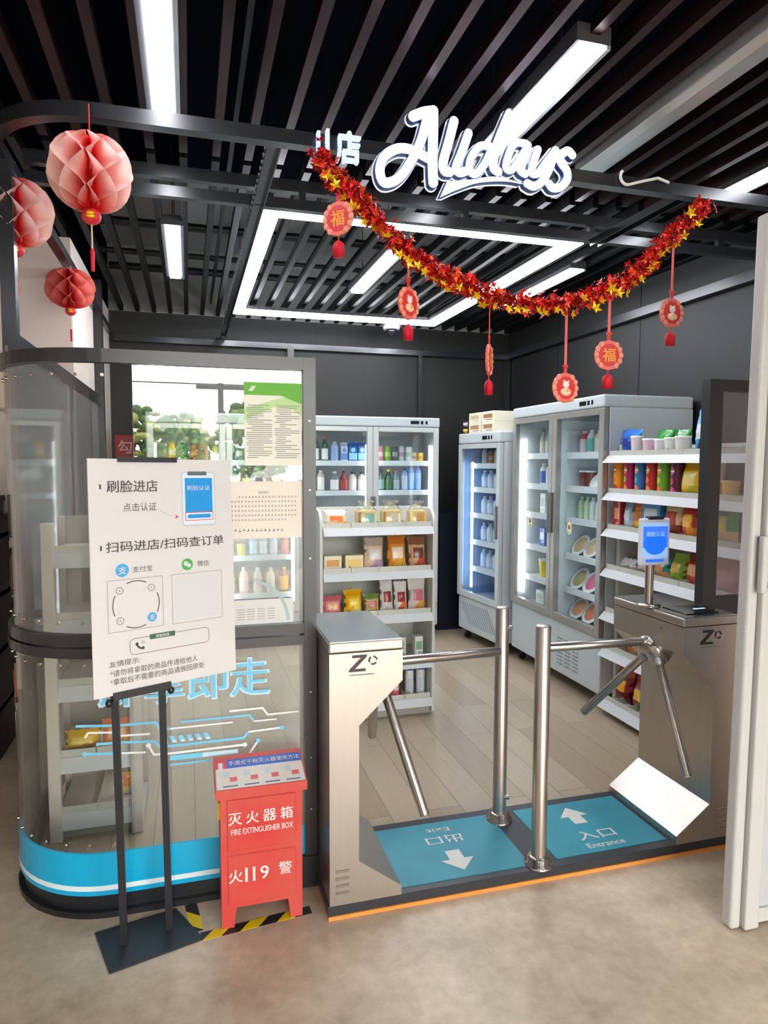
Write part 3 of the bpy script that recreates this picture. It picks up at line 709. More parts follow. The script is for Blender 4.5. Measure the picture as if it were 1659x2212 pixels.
ptext_d('刷脸认证', .66, .831, .118, .14, PAPER, .0022); pbox(g, .66, .834, .25, .268, SB, .0018, .012)
pframe(g, .645, .85, .24, .277, RD, .002, .002)
pline(g, [(.453, .218), (.49, .238), (.53, .25), (.558, .255)], .0008, FAINT); g.poly([pp(.595, .258, .0014), pp(.568, .247, .0014), pp(.578, .257, .0014), pp(.566, .268, .0014)], RD)
g.build('tablet_picture', t2)
g = G()
g.disc(pp(.199, .476, .0014), U_, V_, .0205, AB, 24); g.text('支', pp(.199, .476, .0018), U_, V_, .024, PAPER, off=.02); g.build('pay_logo', t2)
g = G().disc(pp(.647, .476, .0014), U_, V_, .0195, WG, 24); g.disc(pp(.637, .472, .0018), U_, V_, .0085, PAPER, 16, .0075).disc(pp(.659, .481, .0018), U_, V_, .0075, PAPER, 16, .0065); g.build('chat_logo', t2)
g = G(); pframe(g, .101, .466, .516, .735, FAINT); pframe(g, .532, .903, .517, .737, FAINT); pbox(g, .55, .885, .532, .722, mat('blank_sticker', (214, 214, 216), .5))
for k in range(4): g.arc(pp(.286, .627, .0014), U_, V_, .073, .003, PI * (.5 * k - .15), PI * (.5 * k + .13), INK, 14)
for a, b in ((.178, .562), (.389, .562), (.178, .69)): g.arc(pp(a, b, .0014), U_, V_, .0105, .0016, 0, 2 * PI, INK, 20); g.disc(pp(a, b, .0014), U_, V_, .002, INK, 10)
g.disc(pp(.389, .691, .0014), U_, V_, .015, AB, 24); g.text('支', pp(.389, .691, .0018), U_, V_, .018, PAPER, off=.02)
g.build('code_frames', t2)
g = G(); ra = .03; rb = ra * W_ / H_; loop = []
for (ca, cb, s0) in ((.795 - ra, .774 + rb, -PI / 2), (.795 - ra, .842 - rb, 0), (.236 + ra, .842 - rb, PI / 2), (.236 + ra, .774 + rb, PI)):
    for k in range(6): loop.append((ca + ra * math.cos(s0 + PI / 2 * k / 5), cb + rb * math.sin(s0 + PI / 2 * k / 5)))
pline(g, loop + [loop[0]], .0016, mat('brown_ink', (120, 96, 84), .6)); pbox(g, .368, .545, .766, .788, mat('dark_green_print', (64, 104, 80), .5), .0018, .006)
g.text('客服热线', pp(.456, .777, .0022), U_, V_, .0105, PAPER, off=.01)
g.arc(pp(.318, .796, .0015), U_, V_, .017, .006, PI * .95, PI * 1.55, INK, 10); g.disc(pp(.282, .799, .0015), U_, V_, .005, INK, 12).disc(pp(.322, .819, .0015), U_, V_, .005, INK, 12)
for r_ in (.006, .011): g.arc(pp(.31, .803, .0015), U_, V_, r_, .0014, .1, 1.4, INK, 6)
g.build('phone_box', t2)

# ------------------------------------------------------------------ fire extinguisher box and floor tape
t = thing('extinguisher_box', 'red metal fire extinguisher box on legs before the glass', 'box', (.22, 2.34, 0))
x0, x1, yf, yb = .082, .36, 2.284, 2.425
prof = [(x0, .0), (x0 + .042, .0), (x0 + .05, .07), (x1 - .05, .07), (x1 - .042, .0), (x1, .0), (x1, .47), (x0, .47)]
g = G(); g.prism([(x, yf, z) for x, z in prof], (0, .003, 0), RED); g.prism([(x, yb - .003, z) for x, z in prof], (0, .003, 0), RED)
for x in (x0, x1 - .003): g.prism([(x, yf + .003, .0), (x, yf + .035, 0), (x, yf + .045, .06), (x, yb - .045, .06), (x, yb - .035, 0), (x, yb - .003, 0), (x, yb - .003, .47), (x, yf + .003, .47)], (.003, 0, 0), RED)
g.box(x0, x1, yf + .003, yb - .003, .07, .074, RED); g.build('body', t)
for z0, z1 in ((.275, .455), (.085, .258)):
    d = G().box(x0 + .022, x1 - .022, yf - .004, yf, z0, z1, RED, .002, 1).build('front_panel', t)
g = G(); g.prism([(x0 - .016, yf - .02, .468), (x0 - .016, yf - .02, .5), (x0 - .016, yb + .012, .545), (x0 - .016, yb + .012, .468)], (x1 - x0 + .032, 0, 0), RED); lid = g.build('lid', t)
LN = Vector((0, -.045, .177)).normalized(); LVV = Vector((0, .172, .045)).normalized(); LO = Vector((.221, yf - .02, .5))
lp = lambda a, b, d=.001: LO + Vector((a, 0, 0)) + LVV * b + LN * d
def lq(g, a0, a1, b0, b1, m, d): g.poly([lp(a0, b0, d), lp(a1, b0, d), lp(a1, b1, d), lp(a0, b1, d)], m)
g = G(); lq(g, -.15, .15, .004, .155, PAPER, .001); lq(g, -.112, .15, .108, .155, mat('label_blue', (44, 92, 190), .45), .0014); lq(g, -.15, -.112, .108, .155, mat('label_red', (222, 40, 70), .45), .0014); lq(g, -.141, -.125, .1, .14, PAPER, .0016)
g.text('手提式干粉灭火器使用方法', lp(.02, .132, .0018), (1, 0, 0), LVV, .024, PAPER, wd=.25, off=.01)
for k in range(4):
    a = -.135 + k * .071; lq(g, a, a + .063, .03, .1, mat('label_tan', (226, 212, 196), .5), .0014); lq(g, a + .03, a + .055, .038, .06, mat('label_pink', (226, 96, 108), .5), .0018); lq(g, a + .008, a + .03, .06, .09, mat('label_pale_blue', (190, 206, 210), .5), .0018)
    lq(g, a + .006, a + .056, .014, .019, INK, .0016)
g.build('instruction_label', lid)
PW = mat('stencil_white', (246, 224, 218), .6); g = G(); yy = yf - .005
for i, ch in enumerate('灭火器箱'): g.text(ch, (.13 + i * .0585, yy, .388), (1, 0, 0), (0, 0, 1), .042, PW, off=.03)
g.text('FIRE EXTINGUISHER BOX', (.222, yy, .342), (1, 0, 0), (0, 0, 1), .02, PW, wd=.21, off=.02)
for ch, x, h in (('火', .13, .046), ('1', .166, .05), ('1', .192, .05), ('9', .228, .046), ('警', .3, .045)): g.text(ch, (x, yy, .185 if ch != '警' else .19), (1, 0, 0), (0, 0, 1), h, PW, off=.02)
g.build('lettering', t)
G().box(x0 - .008, x0, yf + .02, yf + .028, .38, .44, mat('yellow_tag', (226, 180, 30), .5)).build('seal_tag', t)
YT = mat('yellow_tape', (238, 204, 14), .5); BT = mat('black_tape', (34, 34, 36), .5)
def tape(p0, p1, wd, n, lab):
    g = G(); a, b = Vector(p0), Vector(p1); d = (b - a); L_ = d.length; d.normalize(); nn = Vector((-d.y, d.x)); s_ = L_ / n
    for k in range(n):
        for j, m in ((0, YT), (1, BT)):
            u0 = k * s_ + j * s_ / 2; sh = wd
            q = [(u0, 0), (u0 + s_ / 2, 0), (u0 + s_ / 2 + sh, wd), (u0 + sh, wd)]
            ps = [a + d * min(u, L_) + nn * v_ for u, v_ in q]; g.prism([(p.x, p.y, 0) for p in ps], (0, 0, .0008), m)
    q = [(0, 0), (wd, wd), (0, wd)]; g.prism([((a + d * u + nn * v_).x, (a + d * u + nn * v_).y, 0) for u, v_ in q], (0, 0, .0008), BT)
    tag(g.build('floor_tape', None), lab, 'tape')
tape((.015, 2.245), (.395, 2.285), .042, 3, 'yellow and black hazard tape strip on the floor in front of the red box')
tape((.022, 2.30), (.0, 2.455), .042, 1, 'short yellow and black hazard tape strip beside the poster stand base')

# ------------------------------------------------------------------ turnstile gate
t = thing('gate_platform', 'low black platform with two teal lane mats under the turnstiles', 'platform', (1.3, 2.45, 0))
PLB = mat('platform_black', (50, 52, 57), .35); ORG = mat('orange_edge', (236, 150, 70), .5)
G().box(.44, 2.15, 2.228, 2.70, .014, .05, PLB, .002, 1).build('deck', t)
G().box(.442, 2.148, 2.224, 2.69, 0, .014, ORG).build('wooden_edge', t)
TEAL = mat('teal_mat', (42, 134, 152), .42, noise=.12, nscale=5); MW = mat('mat_white', (206, 204, 198), .6)
m1 = G().box(.716, 1.245, 2.262, 2.652, .05, .0525, TEAL).build('lane_mat', t)
m2 = G().box(1.362, 1.872, 2.272, 2.652, .05, .0525, TEAL).build('lane_mat', t)
zz = .0532
def arrow(g, x, y, s, m): g.poly([(x + a * s, y + b * s * abs(s) / abs(s), zz) for a, b in ((0, .075), (.068, .0), (.03, .0), (.03, -.06), (-.03, -.06), (-.03, 0), (-.068, 0))], m)
g = G(); arrow(g, .985, 2.375, -1, MW); g.build('arrow_mark', m1)
g = G()
g.text('出口', (.986, 2.515, zz), (-1, 0, 0), (0, -1, 0), .058, MW, off=.03, wd=.155); g.text('Exit', (.984, 2.59, zz), (-1, 0, 0), (0, -1, 0), .03, MW, off=.02, wd=.1)
g.build('lettering', m1)
g = G(); arrow(g, 1.602, 2.535, 1, MW); g.build('arrow_mark', m2)
g = G(); g.text('入口', (1.612, 2.385, zz), (1, 0, 0), (0, 1, 0), .06, MW, off=.03, wd=.17); g.text('Entrance', (1.612, 2.312, zz), (1, 0, 0), (0, 1, 0), .032, MW, off=.03, wd=.17)
g.build('lettering', m2)
DARKM = mat('dark_mark', (60, 48, 48), .4); GREYM = mat('grey_mark', (150, 146, 142), .4)
def turnstile(mirror, label):
    X = (lambda x: 2.592 - x) if mirror else (lambda x: x)
    s = -1 if mirror else 1
    t = thing('turnstile', label, 'turnstile', (X(.578), 2.46, .05))
    prof = [(.447, .05), (.709, .05), (.709, .085), (.552, .20), (.552, .69), (.709, .838), (.709, .948), (.447, .948)]
    g = G(); g.prism([(X(x), 2.228, z) for x, z in prof], (0, .462, 0), STEEL)
    g.build('cabinet', t)
    g = G(); g.box(min(X(.444), X(.712)), max(X(.444), X(.712)), 2.225, 2.693, .95, .985, STEEL, .006, 2).build('lid_rim', t)
    g = G(); g.box(min(X(.45), X(.706)), max(X(.45), X(.706)), 2.231, 2.687, .985, .989, GALV).build('top_plate', t)
    g = G(); yy = 2.2262; cx = .555 if not mirror else 2.004
    zb = .874 if mirror else .882; k = 1.05
    g.poly([(cx + a * k, yy, zb + b * k) for a, b in ((-.038, 0), (-.036, .008), (.004, .046), (-.027, .046), (-.025, .055), (.024, .055), (.022, .047), (-.018, .009), (.018, .009), (.02, 0))], DARKM)
    for a0 in (0, 2.1, 4.2): g.arc((cx + .046, yy, zb + .036), (1, 0, 0), (0, 0, 1), .0135, .006, a0, a0 + 1.5, DARKM, 8)
    g.quad((cx + .008, yy, zb - .012), (1, 0, 0), (0, 0, 1), .088, .0035, GREYM); g.build('logo', t)
    g = G()
    for i in range(4): z = .09 + i * .026; g.box(min(X(.468), X(.516)), max(X(.468), X(.516)), 2.2255, 2.2285, z, z + .011, STEELP, .001, 1)
    g.build('vent_slots', t)
    hub = Vector((X(.672), 2.45, .80)); ax = Vector((s * .67, 0, -.742))
    g = G(); g.tube([hub - ax * .045, hub - ax * .0, hub + ax * .02, hub + ax * .04, hub + ax * .048], [.062, .074, .072, .05, .02], STEELP, 24); h = g.build('hub', t)
    for root, tip in ((Vector((X(.70), 2.45, .838)), Vector((X(1.19), 2.45, .845))), (Vector((X(.685), 2.41, .775)), Vector((X(.77 if not mirror else .727), 2.155, .372))), (Vector((X(.68), 2.485, .775)), Vector((X(.725 if not mirror else .852), 2.70, .447)))):
        d = (tip - root).normalized()
        g = G(); g.tube([root, tip - d * .004, tip], [.0185, .0185, .016], STEELP, 16); a = g.build('arm', t)
        g = G(); g.tube([root - d * .03, root + d * .03, root + d * .036], [.024, .024, .019], mat('cast_hub', (176, 178, 180), .35, .9), 12); g.build('arm_socket', h)
    g = G(); g.cyl((X(.7095), 2.36, .92), (X(.713), 2.36, .92), .008, STEELP, 12); g.build('lock', t)
    return t
turnstile(False, 'left steel tripod turnstile at the exit lane, beside the red box')
rt = turnstile(True, 'right steel tripod turnstile at the entrance lane, carrying a tablet')
for x, y, lab in ((1.274, 2.605, 'rear steel guard post between the two lane mats'), (1.278, 2.264, 'front steel guard post between the two lane mats')):
    p = thing('guard_post', lab, 'post', (x, y, .05), 'guard posts between the lanes')
    G().tube([(x, y, .05), (x, y, .985), (x, y, .99), (x, y, .992)], [.029, .029, .025, .012], STEEL, 24).build('pole', p)
    g = G(); g.tube([(x, y, .05), (x, y, .058), (x, y, .06), (x, y, .085), (x, y, .088)], [.056, .056, .044, .044, .03], STEELP, 28); b = g.build('base_flange', p)
    if y > 2.4:
        for z in (.155, .90): G().cyl((x + .02, y - .01, z), (x + .036, y - .022, z), .011, STEELP, 12).build('lock_bolt', p)
# face scan tablet on the right turnstile
t = thing('face_scan_tablet', 'white tablet with a blue screen on a steel stem above the right turnstile', 'tablet', (1.90, 2.45, .989))
G().cyl((1.90, 2.47, .989), (1.90, 2.47, 1.19), .018, STEELP, 16).build('stem', t)
G().lathe([(.05, 0), (.05, .006), (.03, .012), (.0, .012)], STEELP, (1.90, 2.47, .989), 24).build('base', t)
G().box(1.822, 1.972, 2.435, 2.455, 1.168, 1.37, mat('tablet_white', (226, 232, 246), .35), .009, 3).build('case', t)
scr = mat('lit_blue_screen', (14, 110, 250), .3, emit=.45); sc2 = mat('lit_pale_screen', (150, 190, 250), .3, emit=.4)
g = G().quad((1.897, 2.4345, 1.275), (1, 0, 0), (0, 0, 1), .126, .15, sc2)
g.disc((1.897, 2.434, 1.262), (1, 0, 0), (0, 0, 1), .056, scr, 28, .048).quad((1.897, 2.4342, 1.29), (1, 0, 0), (0, 0, 1), .122, .09, mat('lit_mid_screen', (60, 120, 246), .3, emit=.42))
g.text('刷脸认证', (1.897, 2.4335, 1.303), (1, 0, 0), (0, 0, 1), .021, sc2, off=.02); g.quad((1.897, 2.434, 1.189), (1, 0, 0), (0, 0, 1), .09, .011, scr); g.build('screen', t)
G().box(1.86, 1.935, 2.43, 2.46, 1.364, 1.378, mat('tablet_camera_bar', (30, 36, 56), .3), .004, 2).build('camera_bar', t)
t = thing('card_reader', 'black card reader window with lit mark on the right turnstile top', 'reader', (2.0, 2.36, .989))
G().box(1.93, 2.09, 2.27, 2.42, .989, .9925, mat('black_glass', (14, 14, 20), .12), .001, 1).build('window', t)
G().disc((2.035, 2.345, .9932), (1, 0, 0), (0, 1, 0), .01, mat('lit_mark', (170, 180, 250), .4, emit=1.5), 14).quad((2.065, 2.345, .9932), (1, 0, 0), (0, 1, 0), .036, .012, mat('lit_mark', (170, 180, 250), .4, emit=1.5)).build('lit_mark', t)

# ------------------------------------------------------------------ white door at the right edge
DW = mat('white_door_frame', (196, 195, 192), .5)
g = G().box(1.757, 1.80, 1.80, 1.85, 0, 2.4, DW, .012, 3).box(1.803, 1.862, 1.785, 1.85, 0, 2.4, DW, .006, 2).box(1.862, 2.45, 1.81, 1.83, .02, 2.4, mat('white_door_panel', (186, 188, 192), .5)).box(1.862, 2.45, 1.80, 1.84, .01, .06, DW)
d = g.build('door_1', None, (2.1, 1.82, 0)); d['kind'] = 'structure'; d.rotation_euler.y = .012
g = G().box(1.775, 1.803, 1.765, 1.79, 1.172, 1.362, DW, .008, 3).box(1.803, 1.83, 1.772, 1.79, 1.345, 1.362, DW, .004, 2).cyl((1.818, 1.77, 1.2), (1.818, 1.786, 1.2), .012, DW, 14); g.build('door_handle', d)

# ------------------------------------------------------------------ fridges and shelves
def rot(u, x, y): c, s = math.cos(u[2]), math.sin(u[2]); return (u[0] + c * x - s * y, u[1] + s * x + c * y)
FCOL = mat('pale_fridge_paint', (186, 195, 197), .4); LINER = mat('fridge_liner', (196, 202, 204), .4); DFR = mat('fridge_door_frame', (196, 202, 200), .3, .25)
SHW = mat('fridge_shelf_white', (226, 232, 236), .4)
def fridge(unit, label, W, D, H, head, base, doors, shelves, vent, dfr=DFR, mid=False, tubes=None, liner=LINER, handle_last=True, tubemat=TUBE):
    t = thing('glass_door_fridge', label, 'fridge', (0, 0, 0))
    T = .035; y0 = .045
    g = G().box(0, T, y0, D, base, H - head, FCOL, .004, 1).box(W - T, W, y0, D, base, H - head, FCOL, .004, 1).box(T, W - T, D - T, D, base, H - head, FCOL)
    g.box(0, W, .0, D, H - head, H, FCOL, .012, 3).box(0, W, .02, D, .1, base, FCOL, .008, 2); g.build('cabinet', t)
    g = G().box(T, W - T, D - T - .01, D - T, base, H - head, liner).box(T, T + .006, y0, D - T, base, H - head, liner).box(W - T - .006, W - T, y0, D - T, base, H - head, liner)
    g.box(T, W - T, y0, D - T, base, base + .01, liner).box(T, W - T, y0, D - T, H - head - .01, H - head, liner)
    if mid: g.box(W / 2 - .03, W / 2 + .03, y0 + .01, D - T, base, H - head, mat('fridge_divider', (212, 228, 234), .4))
    g.build('liner', t)
    for z in shelves:
        g = G()
        for a, b in ([(T + .008, W / 2 - .035), (W / 2 + .035, W - T - .008)] if mid else [(T + .008, W - T - .008)]):
            g.box(a, b, y0 + .06, D - T - .012, z - .006, z, SHW).box(a, b, y0 + .05, y0 + .058, z - .032, z + .014, SHW)
        g.build('shelf', t)
    for i, (a, b) in enumerate(doors):
        z0, z1 = base + .005, H - head - .004; fw = .052
        g = G().box(a, a + fw, 0, .04, z0, z1, dfr, .004, 1).box(b - fw, b, 0, .04, z0, z1, dfr, .004, 1).box(a + fw, b - fw, 0, .04, z0, z0 + fw, dfr, .003, 1).box(a + fw, b - fw, 0, .04, z1 - fw * .8, z1, dfr, .003, 1)
        d = g.build('door', t)
        G().box(a + fw, b - fw, .012, .018, z0 + fw, z1 - fw * .8, FGLASS).build('glass_pane', d)
        hx = b - fw * .55 if (i == len(doors) - 1 and len(doors) == 1) else (b - .012 if i == 0 else a + .012)
        G().box(hx - .01, hx + .01, -.022, -.002, z0 + (z1 - z0) * .42, z0 + (z1 - z0) * .62, mat('steel_handle', (140, 140, 138), .3, .8), .005, 2).build('handle', d)
    for x in tubes: G().cyl((x, y0 + .035, base + .08), (x, y0 + .035, H - head - .16), .011, tubemat, 10).build('light_tube', t)
    g = G()
    if vent == 'diag':
        for k in range(13):
            a = .04 + k * .038; zz0, zz1 = .16, base - .05
            g.prism([(a, .0195, zz1), (a + .008, .0195, zz1), (min(a + .178, W - .05), .0195, zz0 + max(0, a + .17 - W + .05) * 1.0), (min(a + .17, W - .058), .0195, zz0 + max(0, a + .17 - W + .05))], (0, -.002, 0), mat('vent_dark', (70, 76, 80), .6))
    else:
        for k in range(3):
            for q in range(8): g.box(W * .58 + k * .1, W * .58 + k * .1 + .07, .016, .021, .17 + q * .026, .175 + q * .026, mat('vent_dark', (120, 128, 132), .6))
    g.build('vent_grille', t)
    g = G().box(W - .28, W - .2, -.002, .002, H - head * .7, H - head * .35, mat('display_black', (20, 22, 24), .2)).box(W - .185, W - .16, -.002, .002, H - head * .7, H - head * .35, mat('display_black', (20, 22, 24), .2)).box(W - .14, W - .12, -.002, .002, H - head * .7, H - head * .35, mat('display_black', (20, 22, 24), .2))
    g.build('control_panel', t)
    for x in (.07, W - .07):
        for y in (.08, D - .08): G().cyl((x, y, .03), (x, y, .1), .016, BLACK, 10).cyl((x - .014, y, .034), (x + .014, y, .034), .03, BLACK, 14).build('foot', t)
    t.location = (unit[0], unit[1], .005); t.rotation_euler = (0, 0, unit[2]); return t
BRU = (.93, 5.8, 0); BLU = (-.335, 5.8, 0); DFU = (2.502, 4.985, -PI / 2); SFU = (2.335, 5.715, math.radians(-84))
ZS = (.45, .78, 1.07, 1.335, 1.60)
fridge(BRU, 'two door drinks fridge at the back wall, left of the dark corner', 1.258, .68, 2.0, .085, .30, [(.01, .63), (.632, 1.25)], ZS, 'x', tubes=(.07, .59, .67, 1.19))
fridge(BLU, 'two door drinks fridge at the back wall seen through the curved glass', 1.258, .68, 2.0, .085, .30, [(.01, .63), (.632, 1.25)], ZS, 'x', tubes=(.07, .59, .67, 1.19))
ZD = (.70, .945, 1.20, 1.425, 1.66)
fridge(DFU, 'tall white two door fridge on the right wall, nearest the snack shelf', 1.248, .67, 2.03, .08, .475, [(.0, .622), (.626, 1.248)], ZD, 'x', mid=True, tubes=(.075, 1.165), dfr=mat('steel_door_frame', (178, 176, 170), .25, .6))
ZF = (.66, .90, 1.14, 1.37, 1.58)
BT_ = mat('cool_tube', (190, 215, 255), .4, emit=FRIDGE * .8)
fridge(SFU, 'narrow single door fridge at the far right with bluish light', .70, .60, 1.855, .09, .40, [(.0, .70)], ZF, 'diag', tubes=(.12,), liner=mat('blue_liner', (150, 176, 206), .4), tubemat=BT_)
# dark cabinet in the far corner
t = thing('electrical_cabinet', 'dark navy cabinet in the far right corner behind the single door fridge', 'cabinet', (2.6, 6.2, 0))
NV = mat('navy_cabinet', (16, 22, 40), .35)
G().box(2.25, 3.0, 6.0, 6.42, .004, 1.12, NV, .006, 1).build('body', t)
for x in (2.26, 2.63): G().box(x, x + .36, 5.985, 6.0, .06, 1.09, NV, .004, 1).build('door', t)
G().box(2.6, 2.62, 5.97, 5.986, .7, .8, mat('brass', (170, 130, 60), .3, .8)).build('handle', t)

SHG = mat('shelf_grey_white', (206, 206, 200), .45); LIPM = mat('price_lip', (196, 199, 199), .4); TAGM = mat('price_tag_grey', (196, 198, 202), .5); BINP = mat('bin_plastic', (198, 200, 188), .35)
def gondola(unit, name, label, W, D, H, levels, dz, sides='round', lip=.045, slant=.012, divs=4, base=.05, backm=SHG, tags=None, SHG=SHG, uw=.03):
    t = thing(name, label, 'shelf', (0, 0, 0))
    if sides == 'round':
        for x in (0, W - .018):
            pts = [(D, 0.02), (0.02, 0.02), (0.02, H - .1)] + [(.02 + .09 * (1 - math.cos(a)), H - .1 + .1 * math.sin(a)) for a in [PI / 2 * k / 8 for k in range(1, 9)]] + [(D, H)]
            G().prism([(x, a, b) for a, b in pts], (.018, 0, 0), SHG).build('side_panel', t)
        G().box(.018, W - .018, D - .02, D, .02, H - .005, backm).build('back_panel', t)
    else:
        for x in (0, W - uw): G().box(x, x + uw, .1 if sides == 'post' else .0, D if sides != 'upright' else .04, .004, H, SHG, .003, 1).build('upright' if sides == 'upright' else 'side_post', t)
        if sides == 'upright':
            for x in (0, W - .03): G().box(x, x + .03, D - .04, D, .004, H, SHG).build('upright', t)
        G().box(.03, W - .03, D - .02, D, .02, H, backm).build('back_panel', t)
    a, b = (.02, W - .02) if sides == 'round' else (.001, W - .001)
    for z in levels:
        g = G().box(a if sides == 'round' else .032, b if sides == 'round' else W - .032, .04, D - .022, z + lip - .018, z + lip, SHG)
        g.prism([(a, .0 - slant, z), (a, .012 - slant, z), (a, .04, z + lip), (a, .02, z + lip)], (b - a, 0, 0), LIPM)
        if divs:
            g.box(a + .004, b - .004, .03, .034, z + lip, z + lip + .03, BINP)
            for k in range(1, divs): x = a + (b - a) * k / divs; g.box(x - .0015, x + .0015, .03, D - .05, z + lip, z + lip + .035, BINP)
        s_ = g.build('shelf', t)
        if tags:
            for k in range(tags):
                x = a + (b - a) * (k + .5) / tags; G().quad((x, .0085 - slant * .5 - .004, z + lip * .5), (1, 0, 0), (0, .02 + slant, lip), .05, .55, TAGM) if False else None
    G().box(a, b, .05, D, .004, base, mat('shelf_kick', (170, 170, 166), .5)).build('base', t)
    t.location = (unit[0], unit[1], .0); t.rotation_euler = (0, 0, unit[2]); return t
BKU = (.742, 3.955, 0); SSU = (2.51, 3.725, -PI / 2); LGU = (-.585, 3.0, 0)
LB_ = (.068, .317, .614, .887, 1.161); LS_ = (.05, .381, .616, .893, 1.146, 1.373, 1.605); LL_ = (.055, .30, .605, .885, 1.165)
gondola(BKU, 'bakery_shelf', 'rounded cream bread display shelf behind the left turnstile', .735, .42, 1.315, LB_, 0, divs=4)
gondola(SSU, 'snack_shelf', 'long white snack shelf along the right wall', 1.2, .5, 1.72, LS_, 0, sides='post', lip=.045, slant=.02, divs=9, base=.045)
lg = gondola(LGU, 'empty_shelf', 'mostly empty beige shelf just inside the curved glass corner', .37, .42, 1.35, LL_, 0, sides='upright', lip=.06, slant=.0, divs=2, base=.055, uw=.048, SHG=mat('beige_shelf', (216, 208, 198), .5), backm=mat('grey_back_panel', (172, 170, 166), .5))

# ------------------------------------------------------------------ goods
def pm(c, r=.35): return mat('print_%d_%d_%d' % c, c, r, coat=.2)
def gm(c): return mat('liquid_%d_%d_%d' % c, c, .12, coat=.5)
CACHE = {}
def make(fn, *a):
    k = (fn.__name__,) + a
    if k not in CACHE: CACHE[k] = fn(*a); return CACHE[k]
    return dup(CACHE[k])
O3 = (0, 0, 0)
def bottle(h, r, body, cap, label, neck=.42):
    g = G(); hb = h * (1 - neck)
    g.lathe([(r * .86, 0), (r, h * .03), (r, hb), (r * .85, hb + h * neck * .3), (r * .42, hb + h * neck * .62), (r * .38, h * .95)], gm(body), O3, 14); o = g.build('bottle', None, O3)
    G().lathe([(r * .46, h * .9), (r * .48, h), (0, h)], pm(cap), O3, 12).build('cap', o)
    if label: G().lathe([(r * 1.012, h * .1), (r * 1.012, hb * .92)], pm(label), O3, 14).build('label', o)
    return o
def can(h, r, body, band, top=(190, 194, 198)):
    o = G().lathe([(r * .8, 0), (r, h * .05), (r, h * .9), (r * .82, h * .97)], None, O3, 16, mfun=lambda i: pm(body)).build('drink_can', None, O3)
    G().lathe([(r * .84, h * .965), (r * .84, h), (r * .78, h), (r * .76, h * .985), (0, h * .985)], mat('can_top', top, .3, .8), O3, 14).build('can_lid', o)
    G().lathe([(r * 1.01, h * .35), (r * 1.01, h * .62)], pm(band), O3, 16).build('printed_band', o)
    return o
def carton(w, d, h, body, band):
    g = G().box(-w / 2, w / 2, -d / 2, d / 2, 0, h * .8, pm(body), .003, 1); m = pm(body)
    g.prism([(-w / 2, -d / 2, h * .8), (-w / 2, d / 2, h * .8), (-w / 2, .003, h * .95), (-w / 2, .003, h), (-w / 2, -.003, h), (-w / 2, -.003, h * .95)], (w, 0, 0), m); o = g.build('carton', None, O3)
    G().box(-w / 2 - .0005, w / 2 + .0005, -d / 2 - .0008, -d / 2, h * .12, h * .45, pm(band)).disc((0, -d / 2 - .001, h * .6), (1, 0, 0), (0, 0, 1), w * .28, pm(band), 16).build('printed_panel', o); return o
def box(w, d, h, body, band):
    o = G().box(-w / 2, w / 2, -d / 2, d / 2, 0, h, pm(body), .0025, 1).build('packet_box', None, O3)
    g = G(); g.quad((0, -d / 2 - .0008, h * .55), (1, 0, 0), (0, 0, 1), w * .72, h * .4, pm(band)); g.quad((w * .1, -d / 2 - .0008, h * .2), (1, 0, 0), (0, 0, 1), w * .5, h * .08, pm(band)); g.build('printed_panel', o); return o
def bag(w, h, th, main, top, patch, splash, lean=.12, seed=1):
    rr = random.Random(seed * 31 + int(w * 1000)); g = G(); nu, nv = 10, 12
    def P_(u, v, sgn):
        k = (max(0, math.sin(PI * min(max((v - .03) / .9, 0), 1))) ** .55) * (1 - (2 * u - 1) ** 4) ** .8
        ww = w * (1 - .1 * math.sin(PI * v)) ; x = (u - .5) * ww; y = sgn * th / 2 * k * (1.15 - .35 * v) + rr.uniform(-1, 1) * .004 * k; z = v * h + (.004 * math.sin(u * 40) if v > .97 else 0) + rr.uniform(-1, 1) * .002
        return (x, y + z * math.sin(lean), max(0, z * math.cos(lean)))
    V = {s: [[g.v(P_(u / nu, v / nv, s)) for u in range(nu + 1)] for v in range(nv + 1)] for s in (-1, 1)}
    for s in (-1, 1):
        for v in range(nv):
            for u in range(nu):
                uc, vc = (u + .5) / nu - .5, (v + .5) / nv
                m = main
                if vc > .74: m = top
                elif (uc / .34) ** 2 + ((vc - .5) / .2) ** 2 < 1: m = patch
                elif vc < .3 and uc > -.3 + vc: m = splash
                q = [V[s][v][u], V[s][v][u + 1], V[s][v + 1][u + 1], V[s][v + 1][u]]
                g.face(q if s < 0 else q[::-1], pm(m, .28), True)
    for v in range(nv):
        for u in (0, nu): g.face([V[-1][v][u], V[-1][v + 1][u], V[1][v + 1][u], V[1][v][u]], pm(main, .28))
    return g.build('snack_bag', None, O3)
